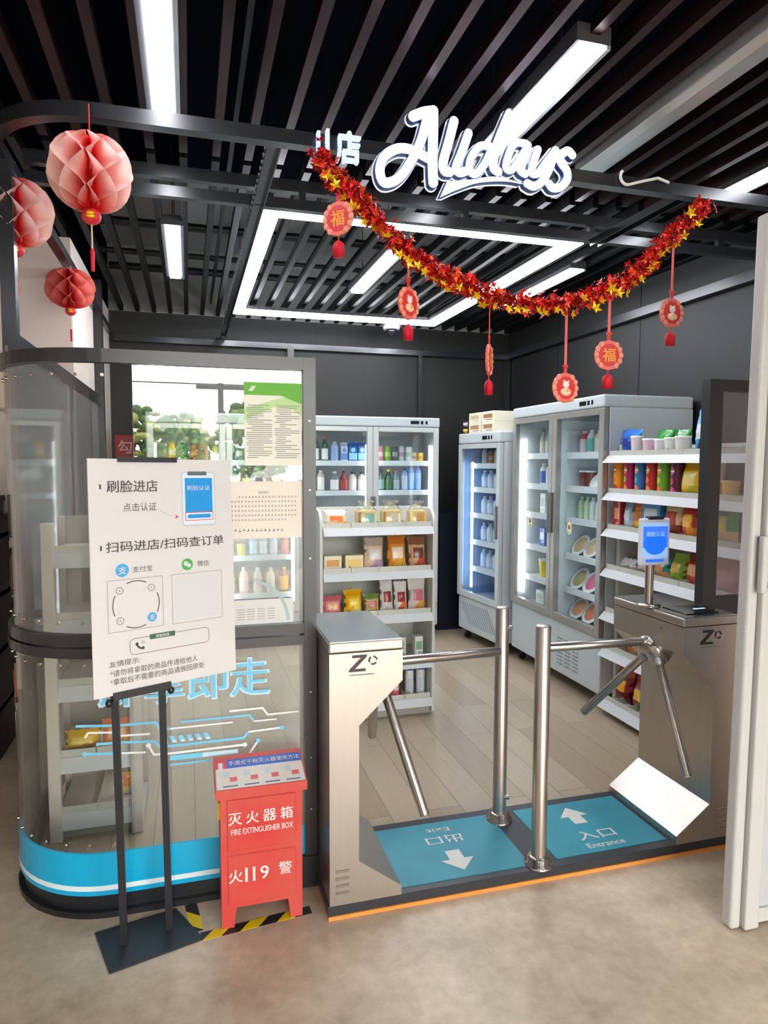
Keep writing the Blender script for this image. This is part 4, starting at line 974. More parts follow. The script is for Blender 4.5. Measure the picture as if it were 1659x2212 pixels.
def bread(w, h, th, wrap, lab):
    """loaf in a clear bag: loaf, label card, gathered clear top"""
    o = G().box(-w / 2, w / 2, -th / 2, th / 2, 0, h * .62, pm((232, 204, 130)), .012, 3).build('bread_bag', None, O3)
    G().box(-w / 2 + .004, -w / 2 + .03, -th / 2 - .0006, th / 2, .006, h * .58, pm(wrap), .006, 2).build('crust', o)
    G().box(-w * .1, w * .38, -th / 2 - .002, -th / 2 - .0005, h * .04, h * .5, pm(lab)).build('label_card', o)
    cl = glass('clear_wrap', (240, 240, 232), 1.6, .1, body=.12, bodycol=(236, 232, 214)); rr = random.Random(3); g = G(); rs = []
    for z, k, f in ((0, 1.02, 1.04), (h * .6, 1.03, 1.05), (h * .75, .75, .7), (h * .86, .45, .5), (h, .7, .9)):
        rs.append([(w / 2 * f * math.copysign(abs(math.cos(a)) ** .5, math.cos(a)) * (1 + rr.uniform(-.06, .06) * (z > h * .6)), th / 2 * k * 1.06 * math.copysign(abs(math.sin(a)) ** .5, math.sin(a)), z + rr.uniform(-.006, .006) * (z > h * .6)) for a in [2 * PI * j / 20 for j in range(20)]])
    g.rings(rs, cl, cap=(False, False)); g.build('clear_wrap', o); return o
def tubecan(h, r, body, mark, low, cap=None):
    o = G().lathe([(r, 0), (r, h)], pm(body), O3, 20).build('chip_tube', None, O3)
    G().lathe([(r * 1.03, h), (r * 1.03, h + .008), (0, h + .01)], pm(cap or body), O3, 20).build('lid', o)
    g = G()
    def patch(a0, a1, z0, z1, m, oval=True):
        n = 8; L = []
        for j in range(n + 1):
            a = a0 + (a1 - a0) * j / n; hw = math.sqrt(max(0, 1 - (2 * j / n - 1) ** 2)) if oval else 1
            zc, zh = (z0 + z1) / 2, (z1 - z0) / 2 * hw; R_ = r * 1.012
            L.append((g.v((R_ * math.cos(a), R_ * math.sin(a), zc - zh)), g.v((R_ * math.cos(a), R_ * math.sin(a), zc + zh))))
        for j in range(n): g.face([L[j][0], L[j + 1][0], L[j + 1][1], L[j][1]], m)
    c = -PI / 2 - .35
    patch(c - .75, c + .75, h * .62, h * .86, pm(mark)); r *= 1.006; patch(c - .65, c + .65, h * .71, h * .76, pm((244, 240, 226)), False); r *= 1.004
    patch(c - .8, c + .6, h * .34, h * .55, pm(low)); patch(c - .4, c + .9, h * .05, h * .28, pm((mark[0], max(0, mark[1] - 30), mark[2])))
    g.build('printed_pattern', o); return o
def bowl(r, col, food):
    o = G().lathe([(r * .55, 0), (r, r * .35), (r * 1.02, r * .4), (r * .97, r * .4)], pm(col), O3, 20, smooth=True).build('food_bowl', None, O3)
    G().lathe([(r * .9, r * .33), (r * .6, r * .46), (0, r * .5)], pm(food), O3, 16).build('food', o)
    for v in list(o.data.vertices) + [v for c in o.children for v in c.data.vertices]:
        v.co = Matrix.Rotation(.95, 3, 'X') @ v.co
    mz = min(v.co.z for v in o.data.vertices)
    for me in [o.data] + [c.data for c in o.children]:
        for v in me.vertices: v.co.z -= mz
    return o
def tub(w, h, col, lid):
    o = G().lathe([(w * .42, 0), (w * .5, h * .92)], pm(col), O3, 18).build('tub', None, O3)
    G().lathe([(w * .53, h * .9), (w * .53, h), (0, h)], pm(lid), O3, 18).build('lid', o); return o
def spray(h, r, body, cap, mark):
    o = G().lathe([(r, 0), (r, h * .62), (r * .9, h * .66)], pm(body), O3, 16).build('spray_bottle', None, O3)
    G().lathe([(r * .93, h * .66), (r * .93, h * .97), (r * .8, h), (0, h)], pm(cap), O3, 16).build('cap', o)
    G().box(-r * .5, r * .5, -r * 1.02, -r * .6, h * .15, h * .45, pm(mark), .002, 1).build('label', o); return o
def put(o, u, lx, ly, lz, label, cat, group, rz=0):
    x, y = rot(u, lx, ly); o.location = (x, y, lz); o.rotation_euler = (0, 0, u[2] + rz); tag(o, label, cat, group); return o
def row(u, lz, ly, where, group, items):
    n = len(items)
    for i, it in enumerate(items):
        lx, mk, desc, cat = it[:4]; o = make(*mk); yy = it[4] if len(it) > 4 else ly; zz = it[5] if len(it) > 5 else lz
        put(o, u, lx, yy, zz + .0006, '%s, %s %s' % (desc, nth(i, n), where), cat, group, rz=it[6] if len(it) > 6 else 0)
GRNB, WLAB = (46, 96, 70), (232, 234, 230)
W1 = 'on top shelf of back fridge'; G1 = 'drinks on the top shelf of the back fridge'
z_ = ZS[4] + .005
row(BRU, z_, .2, W1, G1, [(.154, (bottle, .225, .031, GRNB, (232, 120, 150), WLAB), 'green bottle with pink cap', 'bottle'), (.238, (bottle, .225, .031, GRNB, (224, 120, 70), WLAB), 'green bottle with orange cap', 'bottle'),
    (.325, (bottle, .185, .036, (176, 200, 232), (206, 214, 230), (150, 180, 226), .25), 'pale blue milk bottle', 'bottle'), (.41, (carton, .062, .062, .175, (196, 214, 238), (110, 150, 214)), 'pale blue milk carton', 'carton'),
    (.49, (carton, .076, .07, .18, (30, 96, 178), (150, 210, 240)), 'blue milk carton', 'carton'), (.575, (carton, .076, .071, .18, (22, 78, 158), (120, 196, 240)), 'deep blue milk carton', 'carton'),
    (.755, (can, .15, .028, (214, 130, 140), (236, 200, 200)), 'pink can', 'can'), (.822, (can, .15, .028, (120, 176, 50), (180, 220, 90)), 'green can', 'can'), (.89, (can, .15, .028, (70, 84, 84), (150, 160, 160)), 'dark grey can', 'can'),
    (.955, (can, .15, .028, (196, 196, 196), (160, 140, 150)), 'silver can', 'can'), (1.02, (can, .145, .028, (214, 224, 222), (170, 190, 190)), 'white can', 'can'),
    (1.075, (can, .09, .028, (206, 170, 110), (120, 80, 60)), 'short tan can', 'can'), (1.14, (can, .09, .028, (246, 190, 20), (220, 150, 10)), 'short yellow can', 'can')])
z_ = ZS[3] + .005
row(BRU, z_, .2, 'on second shelf of back fridge', 'drinks on the second shelf of the back fridge', [(.12, (bottle, .19, .034, (150, 116, 96), (236, 236, 232), (206, 190, 176), .25), 'brown bottle with white cap', 'bottle'), (.2, (bottle, .19, .034, (190, 176, 166), (236, 236, 232), (224, 220, 214), .25), 'beige bottle with white cap', 'bottle'),
    (.325, (bottle, .18, .04, (120, 120, 122), (226, 228, 228), (226, 224, 220), .35), 'white labelled dark bottle', 'bottle'), (.412, (bottle, .185, .037, (140, 34, 40), (130, 24, 30), (176, 60, 60), .4), 'dark red bottle', 'bottle'),
    (.49, (bottle, .175, .038, (206, 198, 184), (50, 50, 50), (226, 220, 206), .3), 'cream bottle with black cap', 'bottle'), (.578, (bottle, .175, .037, (200, 194, 182), (46, 46, 46), (230, 226, 216), .32), 'cream labelled bottle', 'bottle'),
    (.76, (bottle, .2, .032, (60, 96, 80), (30, 60, 50), (120, 150, 150)), 'dark green bottle', 'bottle'), (.832, (bottle, .2, .034, (36, 76, 50), (240, 220, 60), (70, 110, 60)), 'green bottle with yellow cap', 'bottle'), (.905, (bottle, .19, .032, (120, 150, 150), (200, 120, 130), (160, 180, 180)), 'grey green bottle', 'bottle'),
    (.985, (bottle, .21, .031, (150, 186, 226), (60, 100, 180), (190, 206, 226), .28), 'clear water bottle', 'bottle'), (1.052, (bottle, .235, .03, (120, 166, 226), (90, 130, 210), (150, 186, 232), .24), 'tall blue water bottle', 'bottle'), (1.117, (bottle, .235, .0301, (126, 170, 228), (90, 130, 210), (150, 186, 232), .24), 'second tall blue bottle', 'bottle')])
z_ = ZS[2] + .005
row(BRU, z_, .2, 'on third shelf of back fridge', 'packs on the third shelf of the back fridge', [(.13, (box, .09, .07, .13, (40, 150, 206), (180, 220, 240)), 'blue pack', 'box'), (.235, (box, .09, .07, .125, (130, 96, 200), (200, 180, 230)), 'purple pack', 'box'), (.345, (box, .09, .07, .12, (214, 204, 160), (150, 130, 80)), 'cream pack', 'box'), (.46, (box, .1, .07, .12, (60, 56, 50), (220, 190, 80)), 'black and yellow pack', 'box'),
    (.8, (tub, .1, .1, (90, 96, 100), (200, 204, 206)), 'grey tub', 'tub'), (.92, (tub, .1, .1, (190, 60, 50), (214, 214, 210)), 'red tub', 'tub'), (1.03, (tub, .1, .12, (220, 224, 222), (236, 238, 236)), 'white tub', 'tub'), (1.135, (tub, .09, .12, (214, 222, 220), (236, 238, 236)), 'pale tub', 'tub')])
z_ = ZS[4] + .005; W2 = 'on top shelf of fridge behind glass'
row(BLU, z_, .2, W2, 'cans in the fridge behind the curved glass', [(.2, (can, .16, .03, (246, 186, 14), (250, 236, 200)), 'yellow can', 'can'), (.29, (can, .16, .03, (40, 150, 80), (90, 180, 120)), 'bright green can', 'can'), (.378, (can, .16, .03, (176, 60, 44), (206, 100, 80)), 'red brown can', 'can'), (.465, (can, .155, .031, (206, 170, 136), (190, 150, 120)), 'tan can', 'can'),
    (.545, (can, .15, .03, (110, 130, 60), (200, 180, 70)), 'olive can', 'can'), (.75, (can, .15, .03, (60, 110, 120), (220, 220, 210)), 'teal can', 'can'), (.85, (can, .15, .03, (190, 150, 50), (220, 220, 210)), 'ochre can', 'can'), (.95, (can, .15, .03, (120, 60, 60), (220, 220, 210)), 'maroon can', 'can'), (1.05, (can, .15, .03, (200, 200, 196), (90, 120, 170)), 'silver blue can', 'can'), (1.15, (can, .15, .0301, (60, 130, 90), (230, 220, 150)), 'green striped can', 'can')])
z_ = ZS[3] + .005
row(BLU, z_, .2, 'on second shelf of fridge behind glass', 'bottles in the fridge behind the curved glass', [(.72 + i * .088, (bottle, .21, .034, b, c, l, .36), d, 'bottle') for i, (b, c, l, d) in enumerate([((70, 110, 86), (226, 230, 226), (206, 196, 176), 'green bottle'), ((90, 80, 60), (224, 196, 60), (222, 206, 120), 'brown bottle with yellow label'), ((60, 100, 90), (230, 232, 230), (70, 84, 96), 'dark label bottle'), ((120, 80, 60), (216, 200, 180), (206, 150, 130), 'amber bottle'), ((80, 116, 96), (230, 214, 90), (232, 200, 60), 'bottle with bright yellow label'), ((110, 126, 120), (230, 232, 230), (214, 200, 170), 'grey bottle with beige label')])])
z_ = ZS[1] + .005
row(BLU, z_, .2, 'on fourth shelf of fridge behind glass', 'jars in the fridge behind the curved glass', [(.66, (tub, .085, .13, (150, 70, 70), (220, 190, 190)), 'red jar', 'jar'), (.76, (tub, .085, .12, (196, 186, 60), (60, 60, 50)), 'yellow green jar', 'jar'), (.86, (bottle, .19, .034, (110, 150, 196), (190, 204, 220), (170, 200, 226), .3), 'blue bottle', 'bottle'), (.95, (bottle, .19, .034, (150, 170, 160), (210, 220, 220), (206, 216, 210), .3), 'pale bottle', 'bottle'), (1.04, (bottle, .19, .034, (190, 200, 206), (230, 232, 232), (200, 206, 212), .3), 'clear bottle', 'bottle'), (1.14, (bottle, .2, .036, (206, 84, 60), (200, 60, 44), (226, 120, 96), .3), 'orange red bottle', 'bottle')])
z_ = ZS[0] + .005
row(BLU, z_, .2, 'on lowest shelf of fridge behind glass', 'bottles low in the fridge behind the curved glass', [(.66, (bottle, .23, .042, (236, 206, 150), (236, 236, 230), (240, 226, 190), .3), 'pale yellow bottle', 'bottle'), (.78, (bottle, .23, .042, (226, 180, 170), (236, 236, 230), (236, 206, 200), .3), 'pale pink bottle', 'bottle'), (.9, (bottle, .22, .04, (200, 196, 190), (240, 240, 238), (214, 200, 190), .3), 'white capped bottle', 'bottle'), (1.01, (bottle, .22, .04, (206, 190, 180), (240, 240, 238), (220, 206, 196), .3), 'pinkish bottle with white cap', 'bottle'), (1.13, (bottle, .22, .04, (120, 80, 60), (246, 210, 30), (240, 160, 50), .3), 'dark bottle with orange label', 'bottle')])
# tall fridge on the right wall
WF = 'of tall right fridge'; GF = 'goods in the tall right fridge'
def dfrow(k, where, left, right):
    z = ZD[k] + .005 if k >= 0 else .485 + .0065
    row(DFU, z, .2, 'on %s shelf %s' % (where, WF), GF + ', %s shelf' % where, left + right)
WB = (232, 236, 236)
dfrow(4, 'top', [(.14, (bottle, .2, .026, (206, 214, 200), (120, 140, 60), (226, 226, 206)), 'slim clear bottle', 'bottle'), (.225, (bottle, .2, .026, (196, 210, 206), (150, 190, 200), (230, 232, 224)), 'slim pale bottle', 'bottle'), (.31, (bottle, .2, .026, (180, 200, 206), (60, 110, 120), (220, 226, 224)), 'slim teal capped bottle', 'bottle'), (.42, (bottle, .18, .03, (206, 220, 220), (200, 206, 206), WB), 'white labelled bottle', 'bottle')],
      [(.73, (bottle, .165, .036, (206, 60, 100), (236, 238, 238), (236, 220, 224), .3), 'pink yoghurt bottle', 'bottle'), (.82, (bottle, .17, .036, (226, 230, 230), (240, 242, 242), (110, 196, 186), .3), 'white and teal yoghurt bottle', 'bottle'), (.91, (bottle, .165, .035, (214, 206, 190), (214, 206, 190), (226, 220, 206), .3), 'beige yoghurt bottle', 'bottle'), (1.0, (bottle, .17, .035, (232, 176, 180), (236, 190, 194), (240, 206, 206), .3), 'pale pink yoghurt bottle', 'bottle')])
dfrow(3, 'second', [(.16, (bottle, .17, .03, (226, 232, 232), (236, 238, 238), (90, 110, 190), .3), 'white and blue bottle', 'bottle'), (.25, (bottle, .17, .03, (226, 232, 232), (236, 238, 238), (214, 224, 230), .3), 'all white bottle', 'bottle'), (.36, (bowl, .07, WB, (226, 226, 220)), 'tilted white bowl', 'bowl')],
      [(.73, (tub, .07, .12, (120, 50, 40), (232, 234, 232)), 'brown jam jar', 'jar'), (.82, (tub, .07, .12, (110, 46, 40), (226, 230, 230)), 'dark jam jar', 'jar'), (.92, (bowl, .065, WB, (220, 222, 222)), 'white bowl', 'bowl'), (1.04, (bowl, .065, WB, (214, 220, 224)), 'last white bowl', 'bowl')])
dfrow(2, 'third', [(.2, (box, .08, .06, .16, (226, 230, 222), (180, 190, 170)), 'white box', 'box'), (.32, (box, .08, .06, .15, (232, 234, 232), (206, 214, 214)), 'pale box', 'box')],
      [(.715, (bottle, .16, .027, (200, 226, 190), (232, 236, 232), (190, 220, 176), .3), 'pale green bottle', 'bottle'), (.785, (bottle, .16, .027, (206, 230, 200), (232, 236, 232), (200, 226, 190), .3), 'light green bottle', 'bottle'), (.855, (bottle, .16, .027, (226, 236, 226), (236, 240, 238), (210, 230, 206), .3), 'whitish green bottle', 'bottle'), (.925, (bottle, .16, .027, (222, 232, 230), (236, 240, 240), (222, 226, 232), .3), 'white bottle', 'bottle'), (.995, (bottle, .16, .027, (226, 226, 234), (236, 240, 240), (214, 214, 230), .3), 'lilac white bottle', 'bottle')])
dfrow(1, 'fourth', [(.2, (box, .08, .06, .14, (80, 110, 206), (226, 232, 240)), 'blue box', 'box'), (.33, (tub, .09, .12, (232, 200, 200), (240, 236, 236)), 'pale pink tub', 'tub')], [(.75, (bowl, .085, WB, (206, 170, 120)), 'white bowl of tan food', 'bowl'), (.9, (bowl, .085, (236, 238, 240), (216, 190, 150)), 'white tilted bowl', 'bowl'), (1.05, (bowl, .085, (234, 238, 238), (210, 200, 190)), 'right white bowl', 'bowl')])
dfrow(0, 'fifth', [(.22, (tub, .11, .14, (240, 206, 40), (232, 236, 230)), 'yellow tub', 'tub')], [(.75, (bowl, .09, WB, (170, 160, 100)), 'white bowl of green food', 'bowl'), (.91, (bowl, .09, (238, 240, 242), (226, 110, 140)), 'white bowl of pink food', 'bowl'), (1.06, (bowl, .09, (232, 236, 238), (220, 200, 190)), 'pale bowl', 'bowl')])
dfrow(-1, 'bottom', [(.2, (box, .12, .08, .1, (232, 234, 230), (190, 200, 190)), 'white carton', 'box'), (.36, (box, .12, .08, .12, (226, 230, 226), (120, 140, 120)), 'white carton with grey print', 'box')], [(.75, (bowl, .09, (230, 234, 236), (220, 150, 100)), 'white bowl of orange food', 'bowl'), (.91, (bowl, .09, (236, 238, 238), (224, 130, 90)), 'white bowl of red food', 'bowl'), (1.06, (bowl, .09, (228, 234, 236), (210, 190, 170)), 'plain bowl', 'bowl')])
# single door fridge
for k, wh in enumerate(('fifth', 'fourth', 'third', 'second', 'top')):
    it = []
    for i in range(5):
        c = [(206, 220, 240), (190, 208, 236), (226, 232, 240), (176, 200, 232), (214, 222, 236)][(i + k) % 5]
        if k == 4 and i == 1: it.append((.14 + i * .105, (can, .12, .03, (226, 130, 70), (240, 200, 170)), 'orange can', 'can'))
        else: it.append((.14 + i * .105, (bottle, .16, .034, c, (230, 236, 244), (220, 228, 240), .3), ('pale blue bottle', 'light blue bottle', 'white bottle', 'blue bottle', 'bluish white bottle')[(i + k) % 5], 'bottle'))
    row(SFU, ZF[k] + .005, .2, 'on %s shelf of narrow fridge' % wh, 'bottles in the narrow fridge, %s shelf' % wh, it)
# boxes on top of the single door fridge
for i, (lx, ly, lz, w, d, h, c, b, lab) in enumerate([(.09, .12, 1.8605, .11, .2, .055, (60, 30, 28), (226, 206, 90), 'lower dark brown box with yellow label on top of narrow fridge'), (.09, .12, 1.917, .11, .2, .055, (56, 28, 26), (214, 214, 220), 'upper dark brown box with white label on top of narrow fridge'),
    (.27, .12, 1.8605, .2, .22, .085, (226, 220, 196), (170, 130, 90), 'lower left cream carton on top of narrow fridge'), (.27, .12, 1.946, .2, .22, .085, (230, 224, 200), (190, 176, 140), 'upper left cream carton on top of narrow fridge'),
    (.49, .12, 1.8605, .2, .22, .085, (228, 222, 200), (166, 120, 80), 'lower right cream carton on top of narrow fridge'), (.49, .12, 1.946, .2, .22, .085, (232, 226, 204), (160, 116, 76), 'upper right cream carton on top of narrow fridge')]):
    put(make(box, w, d, h, c, b), SFU, lx, ly, lz, lab, 'box', 'boxes on top of the narrow fridge')
# bread shelf
z_ = LB_[4] + .0455; WK = 'of bread shelf'
row(BKU, z_, .11, 'on top shelf ' + WK, 'bread on the top shelf', [(.115, (bag, .15, .105, .08, (240, 222, 190), (236, 228, 214), (236, 120, 50), (246, 190, 110), .05, 1), 'orange printed bread pack', 'bread'), (.305, (bread, .125, .16, .09, (150, 96, 50), (96, 190, 180)), 'sliced loaf with teal label', 'bread'), (.465, (bread, .125, .16, .09, (180, 120, 70), (236, 228, 214)), 'sliced loaf with white label', 'bread'), (.635, (bread, .11, .155, .09, (240, 220, 140), (230, 166, 20)), 'loaf with golden label', 'bread')])
z_ = LB_[3] + .0455
row(BKU, z_, .11, 'on second shelf ' + WK, 'bread on the second shelf', [(.09, (box, .11, .08, .1, (238, 228, 200), (214, 150, 60)), 'cream cake pack', 'bread'), (.225, (box, .115, .08, .1, (242, 226, 180), (246, 206, 110)), 'pale yellow cake pack', 'bread'), (.36, (bag, .13, .2, .08, (236, 206, 176), (190, 170, 160), (230, 220, 220), (190, 160, 190), .12, 2), 'white and tan bread bag', 'bread'), (.508, (bag, .13, .21, .08, (236, 150, 60), (206, 120, 40), (250, 226, 200), (240, 180, 60), .12, 3), 'orange bread bag', 'bread'), (.645, (bag, .12, .2, .08, (214, 170, 130), (150, 96, 70), (120, 60, 40), (206, 90, 60), .12, 4), 'brown bread bag', 'bread')])
z_ = LB_[2] + .0455
row(BKU, z_, .11, 'on third shelf ' + WK, 'bread on the third shelf', [(.09, (bag, .13, .12, .08, (232, 150, 140), (206, 110, 120), (240, 180, 140), (244, 150, 170), .1, 5), 'pink bread pack', 'bread'), (.225, (bag, .12, .15, .08, (246, 190, 20), (240, 176, 10), (250, 214, 70), (252, 230, 120), .1, 6), 'bright yellow bread bag', 'bread'), (.345, (bag, .1, .12, .07, (214, 180, 130), (120, 140, 70), (200, 120, 100), (226, 190, 100), .1, 7), 'tan bread pack', 'bread'), (.445, (bag, .09, .2, .07, (226, 220, 216), (232, 230, 228), (150, 50, 50), (216, 210, 206), .16, 8), 'white bread bag with dark red mark', 'bread'), (.535, (bag, .09, .19, .07, (232, 226, 222), (236, 234, 232), (160, 40, 50), (240, 120, 60), .12, 9), 'white bread bag with orange base', 'bread'), (.645, (bag, .12, .21, .08, (226, 220, 212), (230, 228, 222), (206, 120, 140), (240, 170, 90), .1, 10), 'white bread bag with pink print', 'bread')])
z_ = LB_[1] + .0455
row(BKU, z_, .12, 'on fourth shelf ' + WK, 'cartons on the fourth shelf', [(.44, (box, .055, .06, .12, (226, 226, 224), (150, 150, 150)), 'plain white carton', 'box'), (.54, (box, .055, .06, .13, (230, 230, 226), (190, 192, 190)), 'grey printed white carton', 'box'), (.655, (box, .055, .06, .13, (232, 234, 230), (120, 180, 140)), 'white carton with green print', 'box')])
z_ = LB_[0] + .0455
row(BKU, z_, .12, 'on bottom shelf ' + WK, 'spray bottles on the bottom shelf', [(.33, (spray, .2, .027, (140, 130, 220), (60, 60, 170), (220, 214, 240)), 'violet spray bottle', 'bottle'), (.42, (spray, .24, .027, (232, 226, 222), (206, 30, 40), (190, 40, 50)), 'white spray bottle with red cap', 'bottle'), (.505, (spray, .24, .028, (236, 110, 110), (220, 20, 36), (240, 220, 220)), 'coral spray bottle', 'bottle'), (.6, (spray, .24, .028, (226, 230, 236), (20, 50, 150), (206, 214, 226)), 'white spray bottle with navy cap', 'bottle'), (.675, (spray, .24, .0281, (226, 230, 236), (24, 70, 180), (206, 214, 226)), 'white spray bottle with blue cap', 'bottle')])
# snack shelf
z_ = LS_[6] + .0455; WS = 'of snack shelf'
row(SSU, z_, .11, 'on top shelf ' + WS, 'packs on the top snack shelf', [(.085, (bag, .19, .16, .08, (30, 110, 220), (40, 130, 230), (40, 60, 150), (20, 70, 180), .05, 11), 'blue tissue bag', 'bag', .13), (.205, (tub, .07, .115, (226, 216, 220), (236, 230, 232)), 'pinkish white tub', 'tub', .08), (.31, (bag, .15, .15, .07, (20, 160, 30), (20, 150, 30), (30, 180, 40), (20, 140, 20), .05, 12), 'bright green bag', 'bag', .2), (.335, (tub, .085, .095, (232, 190, 206), (240, 236, 238)), 'white tub with pink flowers', 'tub', .075), (.43, (tub, .075, .09, (230, 226, 232), (236, 236, 238)), 'small white tub', 'tub', .075),
    (.455, (bag, .13, .145, .07, (20, 140, 30), (16, 130, 26), (26, 150, 40), (16, 120, 20), .05, 13), 'dark green bag', 'bag', .2), (.52, (tub, .08, .095, (224, 230, 224), (236, 238, 236)), 'greenish white cup', 'tub', .075), (.61, (tub, .085, .1, (226, 224, 214), (232, 230, 222)), 'cream cup', 'tub', .075), (.72, (bag, .1, .24, .07, (80, 170, 220), (60, 160, 220), (206, 220, 226), (40, 60, 100), .05, 14), 'tall sky blue bag', 'bag')])
z_ = LS_[5] + .0455
CH = [((244, 160, 20), (214, 70, 30), (240, 130, 40), 'yellow orange'), ((190, 30, 90), (240, 150, 60), (150, 190, 60), 'magenta'), ((50, 120, 190), (240, 170, 60), (110, 190, 140), 'blue'), ((206, 40, 30), (246, 170, 60), (250, 130, 30), 'red'), ((110, 170, 30), (240, 150, 50), (220, 200, 70), 'green'), ((90, 24, 60), (224, 90, 130), (206, 70, 100), 'purple')]
row(SSU, z_, .075, 'on second shelf ' + WS, 'chip tubes on the second snack shelf', [(.055 + i * .105, (tubecan, .195 if i != 5 else .19, .038 if i != 4 else .042, b, m, l), d + ' chip tube', 'chips') for i, (b, m, l, d) in enumerate(CH)] + [(.7, (bag, .17, .2, .09, (240, 196, 20), (236, 186, 16), (232, 210, 120), (200, 180, 30), .06, 15), 'yellow snack bag', 'bag'), (.86, (tub, .085, .1, (244, 190, 90), (250, 214, 150)), 'short amber jar', 'jar'), (.96, (tub, .085, .1, (246, 194, 96), (250, 210, 140)), 'amber jar', 'jar')])
put(make(tub, .085, .1, (236, 226, 180), (244, 238, 210)), SSU, .865, .075, z_ + .1012, 'cream jar standing on the amber jars on second shelf of snack shelf', 'jar', 'chip tubes on the second snack shelf')
z_ = LS_[4] + .0455
row(SSU, z_, .08, 'on third shelf ' + WS, 'packs on the third snack shelf', [(.06, (box, .07, .05, .18, (190, 50, 40), (240, 150, 110)), 'slim red packet', 'box'), (.15, (bag, .09, .19, .05, (170, 196, 214), (140, 176, 206), (214, 224, 230), (190, 206, 216), .05, 16), 'silver blue bag', 'bag'), (.245, (bag, .09, .2, .05, (236, 150, 30), (226, 120, 20), (200, 110, 30), (246, 200, 40), .05, 17), 'orange bag', 'bag'), (.39, (box, .16, .06, .2, (40, 130, 196), (200, 214, 220)), 'blue biscuit box', 'box'), (.56, (bag, .16, .22, .08, (232, 210, 160), (226, 196, 140), (180, 60, 50), (130, 60, 40), .06, 18), 'cream and red candy bag', 'bag'), (.69, (bag, .12, .21, .08, (214, 60, 44), (200, 40, 40), (246, 190, 60), (240, 150, 40), .06, 19), 'red and yellow candy bag', 'bag'), (.9, (bag, .24, .22, .08, (60, 170, 80), (70, 180, 90), (226, 206, 60), (226, 190, 130), .06, 20), 'green and yellow candy bag', 'bag')])
z_ = LS_[3] + .0455
row(SSU, z_, .12, 'on fourth shelf ' + WS, 'packs on the fourth snack shelf', [(.1, (bag, .16, .07, .06, (222, 224, 224), (226, 226, 226), (206, 200, 200), (210, 150, 120), .3, 21), 'flat white pack', 'bag'), (.26, (bag, .15, .075, .06, (214, 218, 220), (222, 222, 222), (220, 190, 170), (196, 130, 100), .3, 22), 'flat grey pack', 'bag'), (.41, (bag, .13, .12, .07, (40, 150, 160), (60, 170, 180), (214, 140, 70), (220, 150, 90), .2, 23), 'teal bag', 'bag'), (.55, (bag, .13, .16, .08, (150, 190, 50), (176, 206, 80), (220, 180, 90), (130, 170, 40), .2, 24), 'lime green bag', 'bag'), (.69, (bag, .14, .18, .09, (190, 60, 36), (160, 40, 30), (236, 170, 120), (200, 90, 60), .15, 25), 'brick red bag', 'bag'), (.9, (bag, .22, .2, .09, (232, 176, 180), (236, 190, 194), (226, 166, 172), (220, 160, 166), .12, 26), 'pale pink bag', 'bag')])
z_ = LS_[1] + .0455
row(SSU, z_, .12, 'on sixth shelf ' + WS, 'bags on the sixth snack shelf', [(.17, (bag, .17, .15, .09, (140, 20, 30), (150, 24, 40), (190, 60, 40), (240, 140, 40), .15, 27), 'dark red snack bag', 'bag'), (.37, (bag, .17, .15, .09, (170, 30, 40), (150, 24, 40), (236, 180, 60), (226, 120, 40), .15, 28), 'crimson snack bag', 'bag')])
z_ = LS_[0] + .0455
row(SSU, z_, .12, 'on bottom shelf ' + WS, 'bags on the bottom snack shelf', [(.1, (bag, .16, .22, .1, (150, 24, 30), (206, 90, 30), (246, 180, 40), (110, 14, 24), .12, 29), 'dark red bag with yellow print', 'bag'), (.28, (bag, .17, .2, .1, (160, 30, 90), (190, 40, 60), (246, 190, 50), (90, 130, 60), .12, 30), 'purple bag with yellow print', 'bag'), (.48, (bag, .17, .2, .1, (190, 40, 40), (190, 40, 60), (246, 190, 50), (220, 150, 60), .12, 31), 'scarlet bag', 'bag')])
# what is left on the beige shelf behind the curved glass
z_ = LL_[1] + .0605
row(LGU, z_, .12, 'on low part of beige shelf behind glass', 'packs on the beige shelf', [(.12, (bag, .15, .075, .07, (246, 206, 40), (240, 190, 30), (250, 226, 120), (226, 140, 60), .35, 32), 'flat yellow pack', 'bag'), (.26, (bag, .13, .11, .07, (236, 150, 90), (226, 130, 80), (244, 200, 160), (236, 170, 60), .3, 33), 'orange pack', 'bag')])
row(LGU, LL_[0] + .0605, .14, 'on bottom of beige shelf behind glass', 'packs low on the beige shelf', [(.3, (bag, .1, .14, .06, (236, 190, 60), (150, 130, 120), (240, 150, 60), (200, 190, 180), .15, 34), 'yellow and orange pack', 'bag')])
# oval freshness stickers on the tall fridge doors
for lx, lab in ((.3, 'left'), (.86, 'right')):
    o = G().prism([(.03 * math.cos(a), 0, .045 * math.sin(a)) for a in [2 * PI * k / 20 for k in range(20)]], (0, -.001, 0), mat('sticker_cream', (230, 224, 200), .5)).build('sticker', None, O3)
    G().disc((0, -.0014, .006), (1, 0, 0), (0, 0, 1), .018, mat('sticker_brown', (150, 100, 60), .5), 16).disc((0, -.0014, -.03), (1, 0, 0), (0, 0, 1), .014, mat('sticker_green', (140, 200, 70), .5), 14, .01).build('printed_mark', o)
    put(o, DFU, lx, .0115, 1.155, 'oval cream sticker on the %s door of the tall right fridge' % lab, 'sticker', 'oval stickers on the tall fridge')
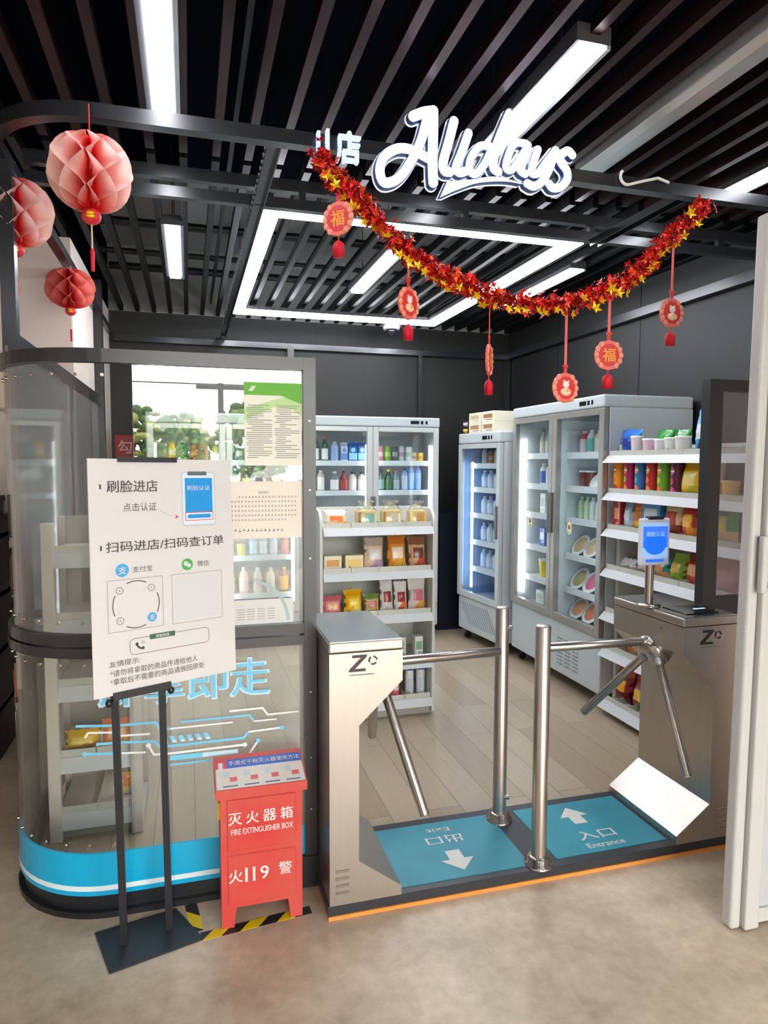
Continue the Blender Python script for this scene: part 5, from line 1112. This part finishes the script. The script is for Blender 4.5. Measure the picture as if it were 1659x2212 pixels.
# red sheet on the back wall, seen through the glass
t = thing('red_notice', 'small red notice with pale character on the back wall behind the glass', 'notice', (-.55, 6.498, 1.63))
G().box(-.632, -.47, 6.494, 6.499, 1.63, 1.84, mat('red_sheet', (176, 30, 44), .5)).build('sheet', t)
G().text('勾', (-.55, 6.4935, 1.735), (1, 0, 0), (0, 0, 1), .12, mat('pale_pink_ink', (232, 190, 190), .5), off=.02).build('lettering', t)

# ------------------------------------------------------------------ trees outside, mirrored in the shop glass
LEAF = [mat('leaf_green', (120, 150, 80), .7, noise=.3, nscale=4), mat('leaf_dark', (84, 116, 66), .7, noise=.3, nscale=4), mat('leaf_yellow', (160, 166, 90), .7, noise=.3, nscale=4)]
def tree(x, y, h, r, seed, label):
    rr = random.Random(seed); t = thing('tree', label, 'tree', (x, y, -.02), 'trees across the street')
    G().tube([(x, y, -.02), (x + .05, y, h * .4), (x + .1, y, h * .7)], [.14, .11, .06], mat('bark', (80, 66, 54), .8, noise=.3), 10).build('trunk', t)
    g = G()
    for i in range(260):
        d = Vector((rr.gauss(0, 1), rr.gauss(0, 1), rr.gauss(0, 1))).normalized() * rr.uniform(.3, 1) ** .5
        g.ell((x + d.x * r, y + d.y * r, h * .66 + d.z * h * .36), r * rr.uniform(.06, .17), r * rr.uniform(.06, .17), h * rr.uniform(.02, .055), rr.choice(LEAF), 7, 5)
    g.build('crown', t)
tree(-1.9, -17, 3.3, 1.5, 1, 'bushy tree across the street, leftmost in the glass reflection')
tree(-.2, -24, 3.5, 1.2, 2, 'small tree across the street, middle of the glass reflection')
tree(2.0, -16, 3.4, 1.3, 3, 'round tree across the street, right in the glass reflection')
tree(6.2, -21, 4.2, 2.0, 4, 'large tree across the street beyond the entrance')
t = thing('utility_pole', 'grey utility pole with wires across the street', 'pole', (.8, -13, -.02))
G().cyl((.8, -13, -.02), (.8, -13, 3.6), .07, mat('pole_grey', (110, 108, 104), .7), 10).build('pole', t)
G().box(.2, 1.4, -13.05, -12.95, 3.45, 3.55, mat('pole_grey', (110, 108, 104), .7)).build('crossarm', t)
for x in (.3, .8, 1.3): G().tube([(x - 20 + k * 4, -13, 3.57 + .012 * (k - 5) ** 2) for k in range(11)], .012, BLACK, 5).build('wire', t)
